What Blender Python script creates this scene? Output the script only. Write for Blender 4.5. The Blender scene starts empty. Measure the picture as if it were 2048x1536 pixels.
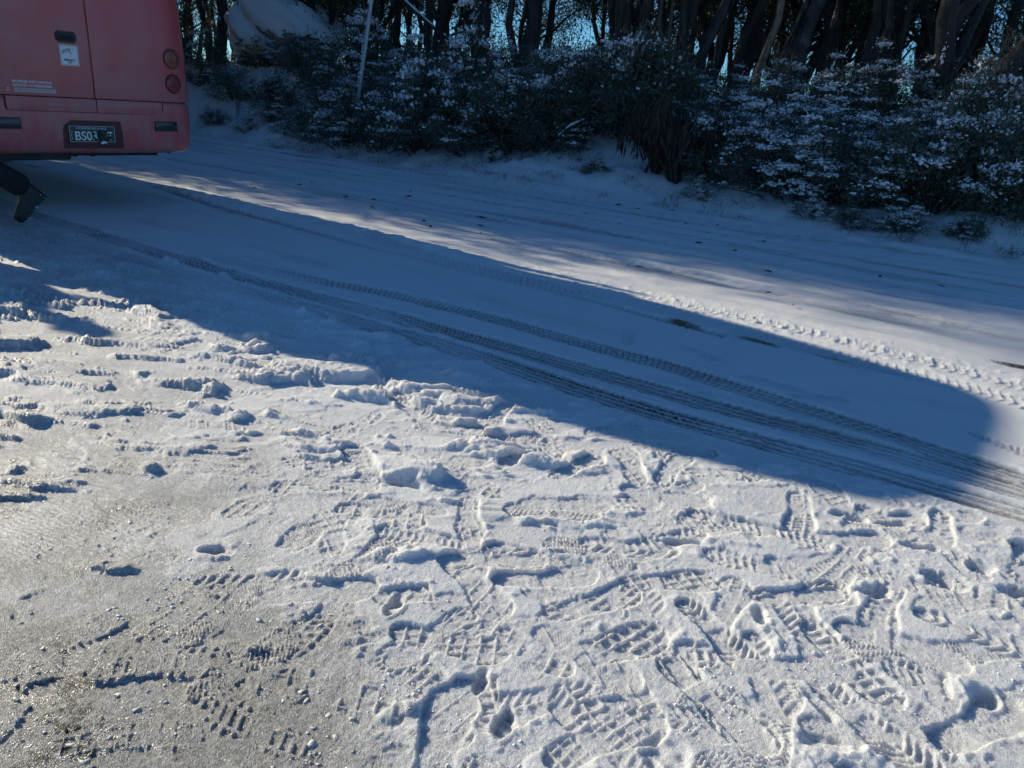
import bpy, bmesh, math, random
import numpy as np
from mathutils import Vector, Matrix
R_ = math.radians
random.seed(7)

# ------------------------------------------------------------------ camera
FPX, CAM_H, PITCH, ROLL = 1500.0, 1.15, R_(20.5), R_(4.4)
F = np.array([0, math.cos(PITCH), -math.sin(PITCH)])
Ra = np.array([1.0, 0, 0]); Ua = np.cross(Ra, F)
RV = math.cos(ROLL)*Ra + math.sin(ROLL)*Ua
UV = -math.sin(ROLL)*Ra + math.cos(ROLL)*Ua
CAM = np.array([0, 0, CAM_H])
scene = bpy.context.scene
C = scene.collection
cd = bpy.data.cameras.new('camera'); cam = bpy.data.objects.new('camera', cd); C.objects.link(cam)
cd.sensor_width = 36; cd.lens = FPX/2048*36; cd.clip_start = 0.05; cd.clip_end = 3000
cam.matrix_world = Matrix(((RV[0], UV[0], -F[0], 0), (RV[1], UV[1], -F[1], 0), (RV[2], UV[2], -F[2], CAM_H), (0, 0, 0, 1)))
scene.camera = cam

# ------------------------------------------------------------------ sky and sun
SUN_AZ, SUN_EL = R_(58.6), R_(21.7)             # the sun stands 57 degrees to the left of the view
w = bpy.data.worlds.new('World'); scene.world = w; w.use_nodes = True
nt = w.node_tree; bg = nt.nodes['Background']
sky = nt.nodes.new('ShaderNodeTexSky'); sky.sky_type = 'NISHITA'; sky.sun_disc = False
sky.sun_elevation = SUN_EL; sky.sun_rotation = -SUN_AZ
sky.altitude = 1400; sky.air_density = 1.0; sky.dust_density = 0.9; sky.ozone_density = 2.5
wb = nt.nodes.new('ShaderNodeMix'); wb.data_type = 'RGBA'; wb.blend_type = 'MULTIPLY'; wb.inputs['Factor'].default_value = 1      # camera white balance, one factor for the whole sky
wb.inputs['B'].default_value = (.62, 1.16, 1.56, 1); nt.links.new(sky.outputs[0], wb.inputs['A']); nt.links.new(wb.outputs['Result'], bg.inputs[0]); bg.inputs[1].default_value = 0.063
sd = bpy.data.lights.new('sun', 'SUN'); sd.energy = 5.0; sd.angle = R_(0.5); sd.color = (1, 0.89, 0.67)
sun = bpy.data.objects.new('sun', sd); C.objects.link(sun)
sdir = Vector((-math.cos(SUN_EL)*math.sin(SUN_AZ), math.cos(SUN_EL)*math.cos(SUN_AZ), math.sin(SUN_EL)))
sun.rotation_euler = (-sdir).to_track_quat('-Z', 'Y').to_euler()
scene.view_settings.view_transform = 'Standard'; scene.view_settings.look = 'None'
scene.view_settings.exposure = 0.32; scene.view_settings.gamma = 1.0
scene.render.engine = 'CYCLES'
scene.cycles.max_bounces = 4; scene.cycles.diffuse_bounces = 2; scene.cycles.glossy_bounces = 1; scene.cycles.use_adaptive_sampling = True; scene.cycles.adaptive_threshold = .02
scene.cycles.transmission_bounces = 2; scene.cycles.transparent_max_bounces = 6
scene.cycles.use_denoising = True

# ------------------------------------------------------------------ helpers
def tag(o, label=None, cat=None, group=None, kind=None):
    if label: o['label'] = label
    if cat: o['category'] = cat
    if group: o['group'] = group
    if kind: o['kind'] = kind
    return o
def empty(name, loc=(0, 0, 0), rz=0):
    o = bpy.data.objects.new(name, None); C.objects.link(o); o.location = loc; o.rotation_euler = (0, 0, rz); o.empty_display_size = .2
    return o
def link(name, me, mat=None, parent=None, smooth=False):
    o = bpy.data.objects.new(name, me); C.objects.link(o)
    if mat is not None and not me.materials: me.materials.append(mat)
    if parent is not None: o.parent = parent
    if smooth: me.polygons.foreach_set('use_smooth', [True]*len(me.polygons))
    return o
def mesh_np(name, V, Fq, smooth=False):
    """V (n,3) float, Fq (m,k) int -> mesh"""
    me = bpy.data.meshes.new(name); V = np.ascontiguousarray(V, np.float32); Fq = np.ascontiguousarray(Fq, np.int32)
    k = Fq.shape[1]
    me.vertices.add(len(V)); me.vertices.foreach_set('co', V.ravel())
    me.loops.add(Fq.size); me.loops.foreach_set('vertex_index', Fq.ravel())
    me.polygons.add(len(Fq)); me.polygons.foreach_set('loop_start', np.arange(0, Fq.size, k, dtype=np.int32))
    if smooth: me.polygons.foreach_set('use_smooth', np.ones(len(Fq), bool))
    me.update(calc_edges=True); me.validate(); return me
class MB:
    """collects boxes, tubes and quads into one mesh"""
    def __init__(s): s.v = []; s.f = []
    def add(s, vs, fs):
        b = len(s.v); s.v += [tuple(v) for v in vs]; s.f += [tuple(i+b for i in f) for f in fs]; return s
    def box(s, x0, x1, y0, y1, z0, z1, bev=0.0):
        if bev <= 0:
            vs = [(x, y, z) for x in (x0, x1) for y in (y0, y1) for z in (z0, z1)]
            return s.add(vs, [(0, 1, 3, 2), (4, 6, 7, 5), (0, 4, 5, 1), (2, 3, 7, 6), (0, 2, 6, 4), (1, 5, 7, 3)])
        bm = bmesh.new(); bmesh.ops.create_cube(bm, size=1)
        for v in bm.verts: v.co = Vector(((x0+x1)/2+v.co.x*(x1-x0), (y0+y1)/2+v.co.y*(y1-y0), (z0+z1)/2+v.co.z*(z1-z0)))
        bmesh.ops.bevel(bm, geom=bm.edges[:], offset=bev, segments=2, affect='EDGES')
        bm.verts.index_update(); s.add([v.co for v in bm.verts], [[v.index for v in f.verts] for f in bm.faces]); bm.free(); return s
    def tube(s, pts, rad, n=8, cap=True, rough=0.0, seed=0):
        pts = [Vector(p) for p in pts]; rad = rad if hasattr(rad, '__len__') else [rad]*len(pts)
        rnd = random.Random(seed); prev = None; rings = []
        lob = [1+rough*(rnd.random()-.5)*2 for _ in range(n)]
        for i, p in enumerate(pts):
            t = (pts[min(i+1, len(pts)-1)]-pts[max(i-1, 0)]).normalized()
            if prev is None: a = t.orthogonal().normalized()
            else: a = (prev-t*prev.dot(t)).normalized()
            prev = a; b = t.cross(a)
            rings.append([p+(a*math.cos(2*math.pi*k/n)+b*math.sin(2*math.pi*k/n))*rad[i]*lob[k]*(1+rough*.5*(rnd.random()-.5)) for k in range(n)])
        vs = [v for r in rings for v in r]; fs = []
        for i in range(len(rings)-1):
            for k in range(n): fs.append((i*n+k, i*n+(k+1) % n, (i+1)*n+(k+1) % n, (i+1)*n+k))
        if cap: fs += [tuple(range(n-1, -1, -1)), tuple((len(rings)-1)*n+k for k in range(n))]
        return s.add(vs, fs)
    def lathe(s, prof, axis_o, axis, n=24):
        """prof: (radius, height) pairs round axis"""
        o = Vector(axis_o); ax = Vector(axis).normalized(); a = ax.orthogonal().normalized(); b = ax.cross(a); vs = []; fs = []
        for r, h in prof:
            for k in range(n):
                t = 2*math.pi*k/n; vs.append(o+ax*h+(a*math.cos(t)+b*math.sin(t))*r)
        for i in range(len(prof)-1):
            for k in range(n): fs.append((i*n+k, i*n+(k+1) % n, (i+1)*n+(k+1) % n, (i+1)*n+k))
        fs += [tuple(range(n-1, -1, -1)), tuple((len(prof)-1)*n+k for k in range(n))]
        return s.add(vs, fs)
    def grid(s, fn, us, ts, closed=False):
        vs = [fn(u, t) for u in us for t in ts]; m = len(ts)
        return s.add(vs, [(i*m+j, i*m+j+1, (i+1)*m+j+1, (i+1)*m+j) for i in range(len(us)-1) for j in range(m-1)])
    def build(s, name, mat, parent=None, smooth=False, loc=None):
        me = bpy.data.meshes.new(name); me.from_pydata(s.v, [], s.f); me.update()
        bm = bmesh.new(); bm.from_mesh(me); bmesh.ops.recalc_face_normals(bm, faces=bm.faces); bm.to_mesh(me); bm.free()
        o = link(name, me, mat, parent, smooth)
        if loc: o.location = loc
        return o
# gradient noise in numpy
_rs = np.random.RandomState(3); _perm = _rs.permutation(512).astype(np.int32); _ang = _rs.rand(512)*2*np.pi
_gx, _gy = np.cos(_ang).astype(np.float32), np.sin(_ang).astype(np.float32)
def pn(x, y, seed=0):
    x = np.asarray(x, np.float32); y = np.asarray(y, np.float32); xf = np.floor(x); yf = np.floor(y); fx = x-xf; fy = y-yf; xi = xf.astype(np.int32); yi = yf.astype(np.int32)
    u = fx*fx*fx*(fx*(fx*6-15)+10); v = fy*fy*fy*(fy*(fy*6-15)+10)
    def g(ix, iy, dx, dy):
        h = _perm[(_perm[(ix+seed*37) & 511]+iy*7+seed*101) & 511]; return _gx[h]*dx+_gy[h]*dy
    a = g(xi, yi, fx, fy); b = g(xi+1, yi, fx-1, fy); c = g(xi, yi+1, fx, fy-1); d = g(xi+1, yi+1, fx-1, fy-1)
    return ((a+(b-a)*u)*(1-v)+(c+(d-c)*u)*v)*1.5
def fbm(x, y, sc, octv=3, seed=0, gain=.5):
    s = 0; a = 1; t = 0
    for i in range(octv): s = s+a*pn(x*sc*2**i+i*17.3, y*sc*2**i-i*9.1, seed+i); t += a; a *= gain
    return s/t
def sstep(a, b, x):
    t = np.clip((x-a)/(b-a), 0, 1); return t*t*(3-2*t)

# ------------------------------------------------------------------ materials
def mat_base(name):
    m = bpy.data.materials.new(name); m.use_nodes = True; n = m.node_tree; b = n.nodes['Principled BSDF']
    return m, n, b
def N(n, t, **kw):
    x = n.nodes.new(t)
    for k, v in kw.items(): setattr(x, k, v)
    return x
def plain(name, col, rough=.5, metal=0, noise=0.0, scale=8, bump=0.0, col2=None, coat=0.0):
    m, n, b = mat_base(name); b.inputs['Base Color'].default_value = (*col, 1); b.inputs['Roughness'].default_value = rough; b.inputs['Metallic'].default_value = metal
    b.inputs['Coat Weight'].default_value = coat
    if noise or bump:
        tc = N(n, 'ShaderNodeTexCoord'); no = N(n, 'ShaderNodeTexNoise'); no.inputs['Scale'].default_value = scale; no.inputs['Detail'].default_value = 6
        n.links.new(tc.outputs['Object'], no.inputs['Vector'])
        if noise:
            mx = N(n, 'ShaderNodeMix', data_type='RGBA'); c2 = col2 or tuple(c*.45 for c in col)
            mx.inputs['A'].default_value = (*col, 1); mx.inputs['B'].default_value = (*c2, 1)
            mr = N(n, 'ShaderNodeMapRange'); mr.inputs[1].default_value = .42; mr.inputs[2].default_value = .68; mr.inputs[4].default_value = noise
            n.links.new(no.outputs['Fac'], mr.inputs[0]); n.links.new(mr.outputs[0], mx.inputs['Factor']); n.links.new(mx.outputs['Result'], b.inputs['Base Color'])
        if bump:
            bp = N(n, 'ShaderNodeBump'); bp.inputs['Strength'].default_value = .6; bp.inputs['Distance'].default_value = bump
            n.links.new(no.outputs['Fac'], bp.inputs['Height']); n.links.new(bp.outputs[0], b.inputs['Normal'])
    return m
def N_sep(n, sock):
    x = N(n, 'ShaderNodeSeparateColor'); n.links.new(sock, x.inputs[0]); return x.outputs[0]
def snow_ground_mat():
    m, n, b = mat_base('snow_ground'); tc = N(n, 'ShaderNodeTexCoord'); L = n.links.new
    def noise(scale, det=3, rough=.6):
        x = N(n, 'ShaderNodeTexNoise'); x.inputs['Scale'].default_value = scale; x.inputs['Detail'].default_value = det; x.inputs['Roughness'].default_value = rough
        L(tc.outputs['Object'], x.inputs['Vector']); return x
    at = {}
    for k in ('slush_shade', 'bare', 'mud'):
        a = N(n, 'ShaderNodeAttribute', attribute_name=k); at[k] = a.outputs['Fac']
    def math_(op, a, b_=None, c=None):
        x = N(n, 'ShaderNodeMath', operation=op)
        for i, v in enumerate((a, b_, c)):
            if v is None: continue
            if isinstance(v, (int, float)): x.inputs[i].default_value = v
            else: L(v, x.inputs[i])
        return x.outputs[0]
    def mix(f, a, bcol):
        x = N(n, 'ShaderNodeMix', data_type='RGBA'); L(f, x.inputs['Factor'])
        if isinstance(a, tuple): x.inputs['A'].default_value = (*a, 1)
        else: L(a, x.inputs['A'])
        x.inputs['B'].default_value = (*bcol, 1); return x.outputs['Result']
    fine = noise(55, 4); grain = noise(420, 2); mid = noise(9, 4)
    def thr(k, src, lo, hi, amp=.9):
        s = math_('ADD', at[k], math_('MULTIPLY', math_('SUBTRACT', src.outputs['Fac'], .5), amp))
        mr = N(n, 'ShaderNodeMapRange', interpolation_type='SMOOTHSTEP'); mr.inputs[1].default_value = lo; mr.inputs[2].default_value = hi; L(s, mr.inputs[0]); return mr.outputs[0]
    c = mix(thr('slush_shade', fine, .05, .95), (.82, .84, .87), (.46, .455, .445))
    sp = N(n, 'ShaderNodeTexVoronoi'); sp.inputs['Scale'].default_value = 190; L(tc.outputs['Object'], sp.inputs['Vector'])
    spk = N(n, 'ShaderNodeMapRange'); spk.inputs[1].default_value = .25; spk.inputs[2].default_value = .75; L(N_sep(n, sp.outputs['Color']), spk.inputs[0])
    c = mix(math_('MULTIPLY', math_('MULTIPLY', spk.outputs[0], at['slush_shade']), .55), c, (.15, .15, .15))
    c = mix(thr('mud', mid, .35, .9), c, (.20, .155, .10))
    bare = thr('bare', fine, .42, .75, 1.0)
    c = mix(bare, c, (.045, .045, .046)); L(c, b.inputs['Base Color'])
    mr = N(n, 'ShaderNodeMapRange'); mr.inputs[3].default_value = .62; mr.inputs[4].default_value = .30; L(at['slush_shade'], mr.inputs[0]); L(mr.outputs[0], b.inputs['Roughness'])
    b.inputs['Specular IOR Level'].default_value = .35
    sw = N(n, 'ShaderNodeMapRange'); sw.inputs[3].default_value = .9; sw.inputs[4].default_value = .55; L(at['slush_shade'], sw.inputs[0]); L(sw.outputs[0], b.inputs['Subsurface Weight']); b.inputs['Subsurface Radius'].default_value = (1.0, .92, .84); b.inputs['Subsurface Scale'].default_value = .026
    # grain bump, crystals
    vor = N(n, 'ShaderNodeTexVoronoi'); vor.inputs['Scale'].default_value = 380; L(tc.outputs['Object'], vor.inputs['Vector'])
    hsum = math_('ADD', math_('MULTIPLY', grain.outputs['Fac'], 1.0), math_('MULTIPLY', vor.outputs['Distance'], -.6))
    hsum = math_('ADD', hsum, math_('MULTIPLY', noise(230, 2).outputs['Fac'], 1.5))
    bp = N(n, 'ShaderNodeBump'); bp.inputs['Strength'].default_value = 1.0; bp.inputs['Distance'].default_value = .0055; L(hsum, bp.inputs['Height']); L(bp.outputs[0], b.inputs['Normal'])
    L(math_('MULTIPLY', at['slush_shade'], .35), b.inputs['Coat Weight']); b.inputs['Coat Roughness'].default_value = .22; L(bp.outputs[0], b.inputs['Coat Normal'])
    return m
def snow_mat(name='snow', col=(.80, .83, .87), sc=60, bump=.01):
    m, n, b = mat_base(name); tc = N(n, 'ShaderNodeTexCoord'); no = N(n, 'ShaderNodeTexNoise'); no.inputs['Scale'].default_value = sc; no.inputs['Detail'].default_value = 5
    n.links.new(tc.outputs['Object'], no.inputs['Vector']); b.inputs['Base Color'].default_value = (*col, 1); b.inputs['Roughness'].default_value = .65
    bp = N(n, 'ShaderNodeBump'); bp.inputs['Strength'].default_value = .7; bp.inputs['Distance'].default_value = bump
    n.links.new(no.outputs['Fac'], bp.inputs['Height']); n.links.new(bp.outputs[0], b.inputs['Normal']); return m
def leaf_mat(name, c1, c2, trans=.3, rough=.42):
    m, n, b = mat_base(name); L = n.links.new
    gi = N(n, 'ShaderNodeNewGeometry'); mx = N(n, 'ShaderNodeMix', data_type='RGBA')
    mx.inputs['A'].default_value = (*c1, 1); mx.inputs['B'].default_value = (*c2, 1); L(gi.outputs['Random Per Island'], mx.inputs['Factor'])
    L(mx.outputs['Result'], b.inputs['Base Color']); b.inputs['Roughness'].default_value = rough
    tr = N(n, 'ShaderNodeBsdfTranslucent'); L(mx.outputs['Result'], tr.inputs['Color'])
    ms = N(n, 'ShaderNodeMixShader'); ms.inputs[0].default_value = trans
    L(b.outputs[0], ms.inputs[1]); L(tr.outputs[0], ms.inputs[2]); L(ms.outputs[0], n.nodes['Material Output'].inputs[0]); return m
def bark_mat(name, c1, c2, c3, pale=.5):
    m, n, b = mat_base(name); L = n.links.new; tc = N(n, 'ShaderNodeTexCoord')
    mp = N(n, 'ShaderNodeMapping'); mp.inputs['Scale'].default_value = (14, 14, 1.6); L(tc.outputs['Object'], mp.inputs['Vector'])
    a = N(n, 'ShaderNodeTexNoise'); a.inputs['Scale'].default_value = 1.6; a.inputs['Detail'].default_value = 7; L(mp.outputs[0], a.inputs['Vector'])
    p = N(n, 'ShaderNodeTexNoise'); p.inputs['Scale'].default_value = 3.0; p.inputs['Detail'].default_value = 3; L(tc.outputs['Object'], p.inputs['Vector'])
    mx = N(n, 'ShaderNodeMix', data_type='RGBA'); mx.inputs['A'].default_value = (*c1, 1); mx.inputs['B'].default_value = (*c2, 1)
    mr = N(n, 'ShaderNodeMapRange'); mr.inputs[1].default_value = .38; mr.inputs[2].default_value = .66; L(a.outputs['Fac'], mr.inputs[0]); L(mr.outputs[0], mx.inputs['Factor'])
    m2 = N(n, 'ShaderNodeMix', data_type='RGBA'); m2.inputs['B'].default_value = (*c3, 1); L(mx.outputs['Result'], m2.inputs['A'])
    r2 = N(n, 'ShaderNodeMapRange'); r2.inputs[1].default_value = .54; r2.inputs[2].default_value = .66; r2.inputs[4].default_value = pale; L(p.outputs['Fac'], r2.inputs[0]); L(r2.outputs[0], m2.inputs['Factor'])
    L(m2.outputs['Result'], b.inputs['Base Color']); b.inputs['Roughness'].default_value = .75
    bp = N(n, 'ShaderNodeBump'); bp.inputs['Strength'].default_value = .8; bp.inputs['Distance'].default_value = .02; L(a.outputs['Fac'], bp.inputs['Height']); L(bp.outputs[0], b.inputs['Normal']); return m
M = dict(
    ground=snow_ground_mat(), snow=snow_mat(), ice=snow_mat('dull_ice', (.52, .52, .51), 200, .004), snowfine=snow_mat('snow_dusting', (.80, .83, .87), 90, .006),
    leaf=leaf_mat('shrub_leaf', (.062, .088, .062), (.120, .145, .100), .3), gum=leaf_mat('gum_leaf', (.030, .045, .028), (.085, .095, .045), .35),
    dead=leaf_mat('dead_leaf', (.030, .017, .012), (.085, .047, .030), .2, .7), grass=leaf_mat('dry_grass', (.10, .085, .05), (.22, .18, .11), .3, .7),
    bark=bark_mat('gum_bark', (.014, .012, .012), (.050, .045, .042), (.16, .15, .14), .45), bark2=bark_mat('dark_bark', (.012, .010, .009), (.040, .031, .027), (.09, .075, .065), .3),
    bark3=bark_mat('pale_bark', (.15, .11, .08), (.34, .26, .19), (.06, .05, .04), .75), twig=plain('twig', (.05, .038, .03), .8, noise=.6, scale=20),
    rock=plain('granite', (.26, .25, .24), .8, noise=.9, scale=5, bump=.03, col2=(.10, .10, .10)),
    red=plain('red_paint', (.45, .060, .065), .42, noise=.8, scale=2.6, bump=.0005, col2=(.40, .125, .12), coat=.15), seam=plain('seam_rubber', (.012, .010, .011), .8),  # red's greyer second tone puts the pale veil of glare into the paint
    reddark=plain('dull_red_plastic', (.10, .018, .022), .6, noise=.5, scale=14), black=plain('black_plastic', (.018, .019, .02), .55, noise=.5, scale=30, bump=.001), under=plain('underbody', (.02, .021, .022), .8, noise=.8, scale=9, bump=.004, col2=(.05, .05, .045)),
    rubber=plain('tyre_rubber', (.02, .02, .021), .85, noise=.6, scale=25, bump=.003), steel=plain('dull_steel', (.30, .31, .32), .45, .9, noise=.5, scale=25, bump=.001),
    galv=plain('weathered_pole', (.50, .51, .52), .5, .2, noise=.6, scale=12, bump=.001), glass=plain('bus_glass', (.012, .014, .016), .06),
    amber=plain('amber_lens', (.24, .075, .045), .3, noise=.3, scale=60), redlens=plain('red_lens', (.22, .030, .036), .3, noise=.3, scale=60), smoke=plain('smoked_lens', (.035, .03, .032), .2),
    plate=plain('plate_green', (.012, .055, .040), .45), white=plain('white_print', (.72, .73, .74), .5), sticker=plain('sticker_paper', (.66, .68, .70), .55), ink=plain('black_ink', (.03, .03, .035), .6),
    greyprint=plain('reflective_tape', (.42, .44, .46), .4), trouser=plain('trouser_cloth', (.012, .013, .016), .9, noise=.5, scale=60, bump=.002), jacket=plain('jacket_cloth', (.02, .03, .05), .85, noise=.4, scale=40, bump=.002),
    boot=plain('boot_leather', (.022, .020, .018), .55, noise=.7, scale=40, bump=.002), skin=plain('skin', (.48, .30, .22), .5), hair=plain('hair', (.04, .028, .02), .7))

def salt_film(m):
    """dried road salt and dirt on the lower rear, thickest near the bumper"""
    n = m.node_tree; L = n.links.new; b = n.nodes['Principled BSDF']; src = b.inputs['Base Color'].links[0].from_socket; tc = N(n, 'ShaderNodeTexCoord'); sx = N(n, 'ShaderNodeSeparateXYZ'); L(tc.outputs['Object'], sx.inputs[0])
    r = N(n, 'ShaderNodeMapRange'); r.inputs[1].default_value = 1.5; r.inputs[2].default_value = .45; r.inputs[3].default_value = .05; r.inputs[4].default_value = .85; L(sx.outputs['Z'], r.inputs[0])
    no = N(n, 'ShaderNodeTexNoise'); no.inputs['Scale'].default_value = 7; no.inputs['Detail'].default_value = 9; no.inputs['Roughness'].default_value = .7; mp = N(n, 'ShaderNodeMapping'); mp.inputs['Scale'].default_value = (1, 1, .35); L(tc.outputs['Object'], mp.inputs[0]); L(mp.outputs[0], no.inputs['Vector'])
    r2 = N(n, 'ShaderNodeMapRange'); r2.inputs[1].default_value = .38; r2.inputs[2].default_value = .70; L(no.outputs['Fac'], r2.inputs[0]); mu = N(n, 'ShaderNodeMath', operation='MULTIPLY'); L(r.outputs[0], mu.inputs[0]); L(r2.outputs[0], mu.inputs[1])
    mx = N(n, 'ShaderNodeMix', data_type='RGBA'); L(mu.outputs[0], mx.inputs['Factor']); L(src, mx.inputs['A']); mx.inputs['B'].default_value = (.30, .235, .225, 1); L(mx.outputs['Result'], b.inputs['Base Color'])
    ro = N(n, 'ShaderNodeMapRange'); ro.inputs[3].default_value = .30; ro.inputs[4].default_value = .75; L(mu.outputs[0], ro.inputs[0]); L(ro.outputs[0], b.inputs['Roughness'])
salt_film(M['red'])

# ------------------------------------------------------------------ geometry of the place
RD = np.array([.809, -.588]); RN = np.array([.588, .809])     # road direction and its normal, both on the ground
def terrain(x, y):
    """large shape of the ground: level road, bank, wooded crest that falls away behind"""
    m = RN[0]*x+RN[1]*y; t = RD[0]*x+RD[1]*y
    edge = 9.15+.25*np.sin(t*.35+.6)+.12*np.sin(t*1.1)+.55*sstep(-7, -11, t)*0
    e = m-edge
    z = .28*sstep(-.1, .9, e)+.98*sstep(.5, 4.2, e)+.06*np.clip(e-3, 0, 8)
    z = z-1.6*sstep(16, 60, e)-12*sstep(45, 260, e)
    z = z+.25*sstep(-8, -14, t)*sstep(.3, 3, e)
    far = np.hypot(x, y)
    z = z-10*sstep(60, 300, far)
    return z
def terr(x, y): return float(terrain(np.array([float(x)]), np.array([float(y)]))[0])
def ray(px, py): return F+RV*(px-1024)/FPX-UV*(py-768)/FPX
def gnd(px, py, z=0.0):
    d = ray(px, py); t = (z-CAM_H)/d[2]; p = CAM+t*d; return p[:2]
def col_at(px, m):
    """ground point seen in image column px (near the bank) at distance m across the road"""
    lo, hi = 2.0, 80.0; az = None
    for _ in range(50):
        Y = (lo+hi)/2
        # x such that the projection of (x, Y, terrain) falls in column px
        x = 0.0
        for _k in range(8):
            z = terr(x, Y); v = np.array([x, Y, z])-CAM; dep = v@F; cur = 1024+FPX*(v@RV)/dep; x += (px-cur)*dep/FPX
        if RN[0]*x+RN[1]*Y < m: lo = Y
        else: hi = Y
    return x, Y
# ------------------------------------------------------------------ ground: one sheet, finest near the viewer
def build_ground():
    fine = np.arange(-41.5, 41.5, .083); side = np.concatenate([np.linspace(41.5, 60, 60)[1:], np.linspace(60, 180, 60)[1:]])
    th = np.radians(np.concatenate([-side[::-1], fine, side])); th = th[:-1]      # wraps round
    ang = np.radians(np.arange(52.0, 6.2, -.066)); r = 1.15/np.tan(ang)
    r = np.concatenate([[.06, .2, .4, .6, .75], r])
    rr = [r[-1]]
    while rr[-1] < 19: rr.append(rr[-1]+.085)
    while rr[-1] < 1500: rr.append(rr[-1]*1.08)
    r = np.concatenate([r, rr[1:]])
    T, Rr = np.meshgrid(th, r); x = Rr*np.sin(T); y = Rr*np.cos(T)
    nr, nth = x.shape; x = x.ravel(); y = y.ravel(); rad = np.hypot(x, y)
    z0 = terrain(x, y); m = RN[0]*x+RN[1]*y; t = RD[0]*x+RD[1]*y
    act = np.where((rad < 26) & (np.abs(np.arctan2(x, y)) < 1.1))[0]      # only where detail can be seen
    X, Y = x[act], y[act]; Mm, Tt = m[act], t[act]; RAD = rad[act]
    ud = RN[0]*0
    near = sstep(7, 2.0, RAD)
    onroad = sstep(9.6, 8.9, Mm)
    # where feet have trodden: this side of the wheel tracks
    tread_zone = sstep(3.05, 2.55, Mm+.10*fbm(X, Y, 1.2, 2, 5))*sstep(9, 5, RAD)
    # worn, wet grey ice towards the lower left
    worn = sstep(.15, 1.05, -(X+.05)+(1.75-Y)*.55+.42*fbm(X, Y, 1.6, 4, 11))
    worn = np.maximum(worn, .75*sstep(.1, .55, .55-np.hypot((X+1.3)/1.0, (Y-2.05)/.8)*.55+.45*fbm(X, Y, 2.2, 3, 12)))
    worn = np.clip(worn, 0, 1)*sstep(2.9, 2.3, Mm)
    low_w = lambda q: q
    h = .010*fbm(X, Y, 1.1, 3, 1)+.0025*fbm(X, Y, 6, 3, 2)
    # drawn-out ridges beside the bus, along the direction people scuffed
    ridg = np.abs(fbm(X*.9+Y*.25, Y*2.6, 3.6, 4, 21, .6))
    scuff = tread_zone*sstep(1.45, 2.5, Y+.35*fbm(X, Y, 1.7, 3, 24))*sstep(.9, -.3, X+.2*fbm(X, Y, 2, 2, 25))
    worn = worn*(1-.5*scuff)
    plate = sstep(.0, .05, fbm(X, Y*1.25, 2.3, 4, 51, .55)+.10*X)*tread_zone*(1-.7*low_w(worn))
    h += .004*plate
    rg = fbm(X*.8+Y*.3+.15*fbm(X, Y, 4, 2, 28), Y*3.0+.2*fbm(X, Y, 3, 2, 29), 2.2, 5, 23, .62); vary = sstep(-.25, .35, fbm(X, Y, 1.5, 2, 30))
    h += scuff*(.5+.7*vary)*(.032*sstep(.0, .32, rg)+.014*np.clip(rg, -.3, .6)-.006+.010*np.clip(fbm(X, Y*1.7, 16, 4, 26, .7), -.1, 1)*sstep(-.1, .25, rg))
    # broken crumbs
    cr = fbm(X, Y, 26, 3, 31); patch = sstep(-.12, .3, fbm(X, Y, 3.2, 3, 33))
    h += tread_zone*(1-.6*scuff)*(.12+.88*patch)*(.0075*np.clip(cr-.02, 0, 1)/.5+.004*np.clip(fbm(X, Y, 70, 2, 35), 0, 1))*(1-.55*worn)
    lum = fbm(X, Y*1.5, 7.5, 4, 37); h += tread_zone*.012*np.clip(lum-.28, 0, .4)/.4*(1-.5*worn)
    h -= worn*.012
    low_l = sstep(1.85, 1.2, RAD-.25*X*0+.35*fbm(X, Y, 3, 3, 46))*worn*sstep(.15, -.55, X+.2*fbm(X, Y, 2.5, 3, 52)); slush_shade = worn*(.50+.6*fbm(X, Y, 5, 5, 41, .6))+.42*low_l; bare = worn*.16*sstep(0, .4, fbm(X, Y, 5, 3, 43)+.3*worn)+.52*low_l*sstep(-.25, .3, fbm(X, Y, 7, 5, 47, .65)); h += worn*.0016*np.sin((X*.35+Y)*420+4*fbm(X, Y, 22, 2, 48))*sstep(-.1, .3, fbm(X, Y, 3.1, 2, 49)); mud = np.zeros_like(h)
    slush_shade += .16*tread_zone*(1-plate)
    # ---------------- wheel tracks
    def track(px, width=.17, depth=.018, ribs=5, block=0.0, wet=.5, bareamt=0.0, rim=.006, fade=None, seed=0):
        nonlocal h, slush_shade, bare
        P = np.array([gnd(*q) for q in px]); tp, mp = P@RD, P@RN; o_ = np.argsort(tp); tp, mp = tp[o_], mp[o_]
        ts = np.linspace(tp[0], tp[-1], max(30, int((tp[-1]-tp[0])/.10))); ms = np.interp(ts, tp, mp)
        for _ in range(10): ms[1:-1] = .25*ms[:-2]+.5*ms[1:-1]+.25*ms[2:]
        dist = Mm-np.interp(Tt, ts, ms); I = np.where((np.abs(dist) < .26) & (Tt > ts[0]) & (Tt < ts[-1]))[0]
        sl = np.interp(Tt[I], ts, np.gradient(ms, ts)); x_, y_ = X[I], Y[I]; sv = dist[I]/np.sqrt(1+sl*sl); dm = np.abs(sv); ar = Tt[I]-ts[0]; fr = ar/(ts[-1]-ts[0])
        hw = width/2+.006*pn(ar*9, sv*0+seed+.37, seed)+.004*pn(ar*40, sv*20, seed+3)
        ins = sstep(hw+.008, hw-.008, dm)
        amp = np.ones(len(I)) if fade is None else np.interp(fr, np.linspace(0, 1, len(fade)), fade)
        amp = amp*(.45+.75*np.clip(fbm(ar, sv*3+seed, 1.4, 3, seed+5)*1.3+.5, 0, 1))
        amp = np.clip(amp, 0, 1.1)
        ph = (sv/width+.5)*ribs; rb = np.abs(ph-np.round(ph)); rib = sstep(.20, .10, rb)
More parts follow.
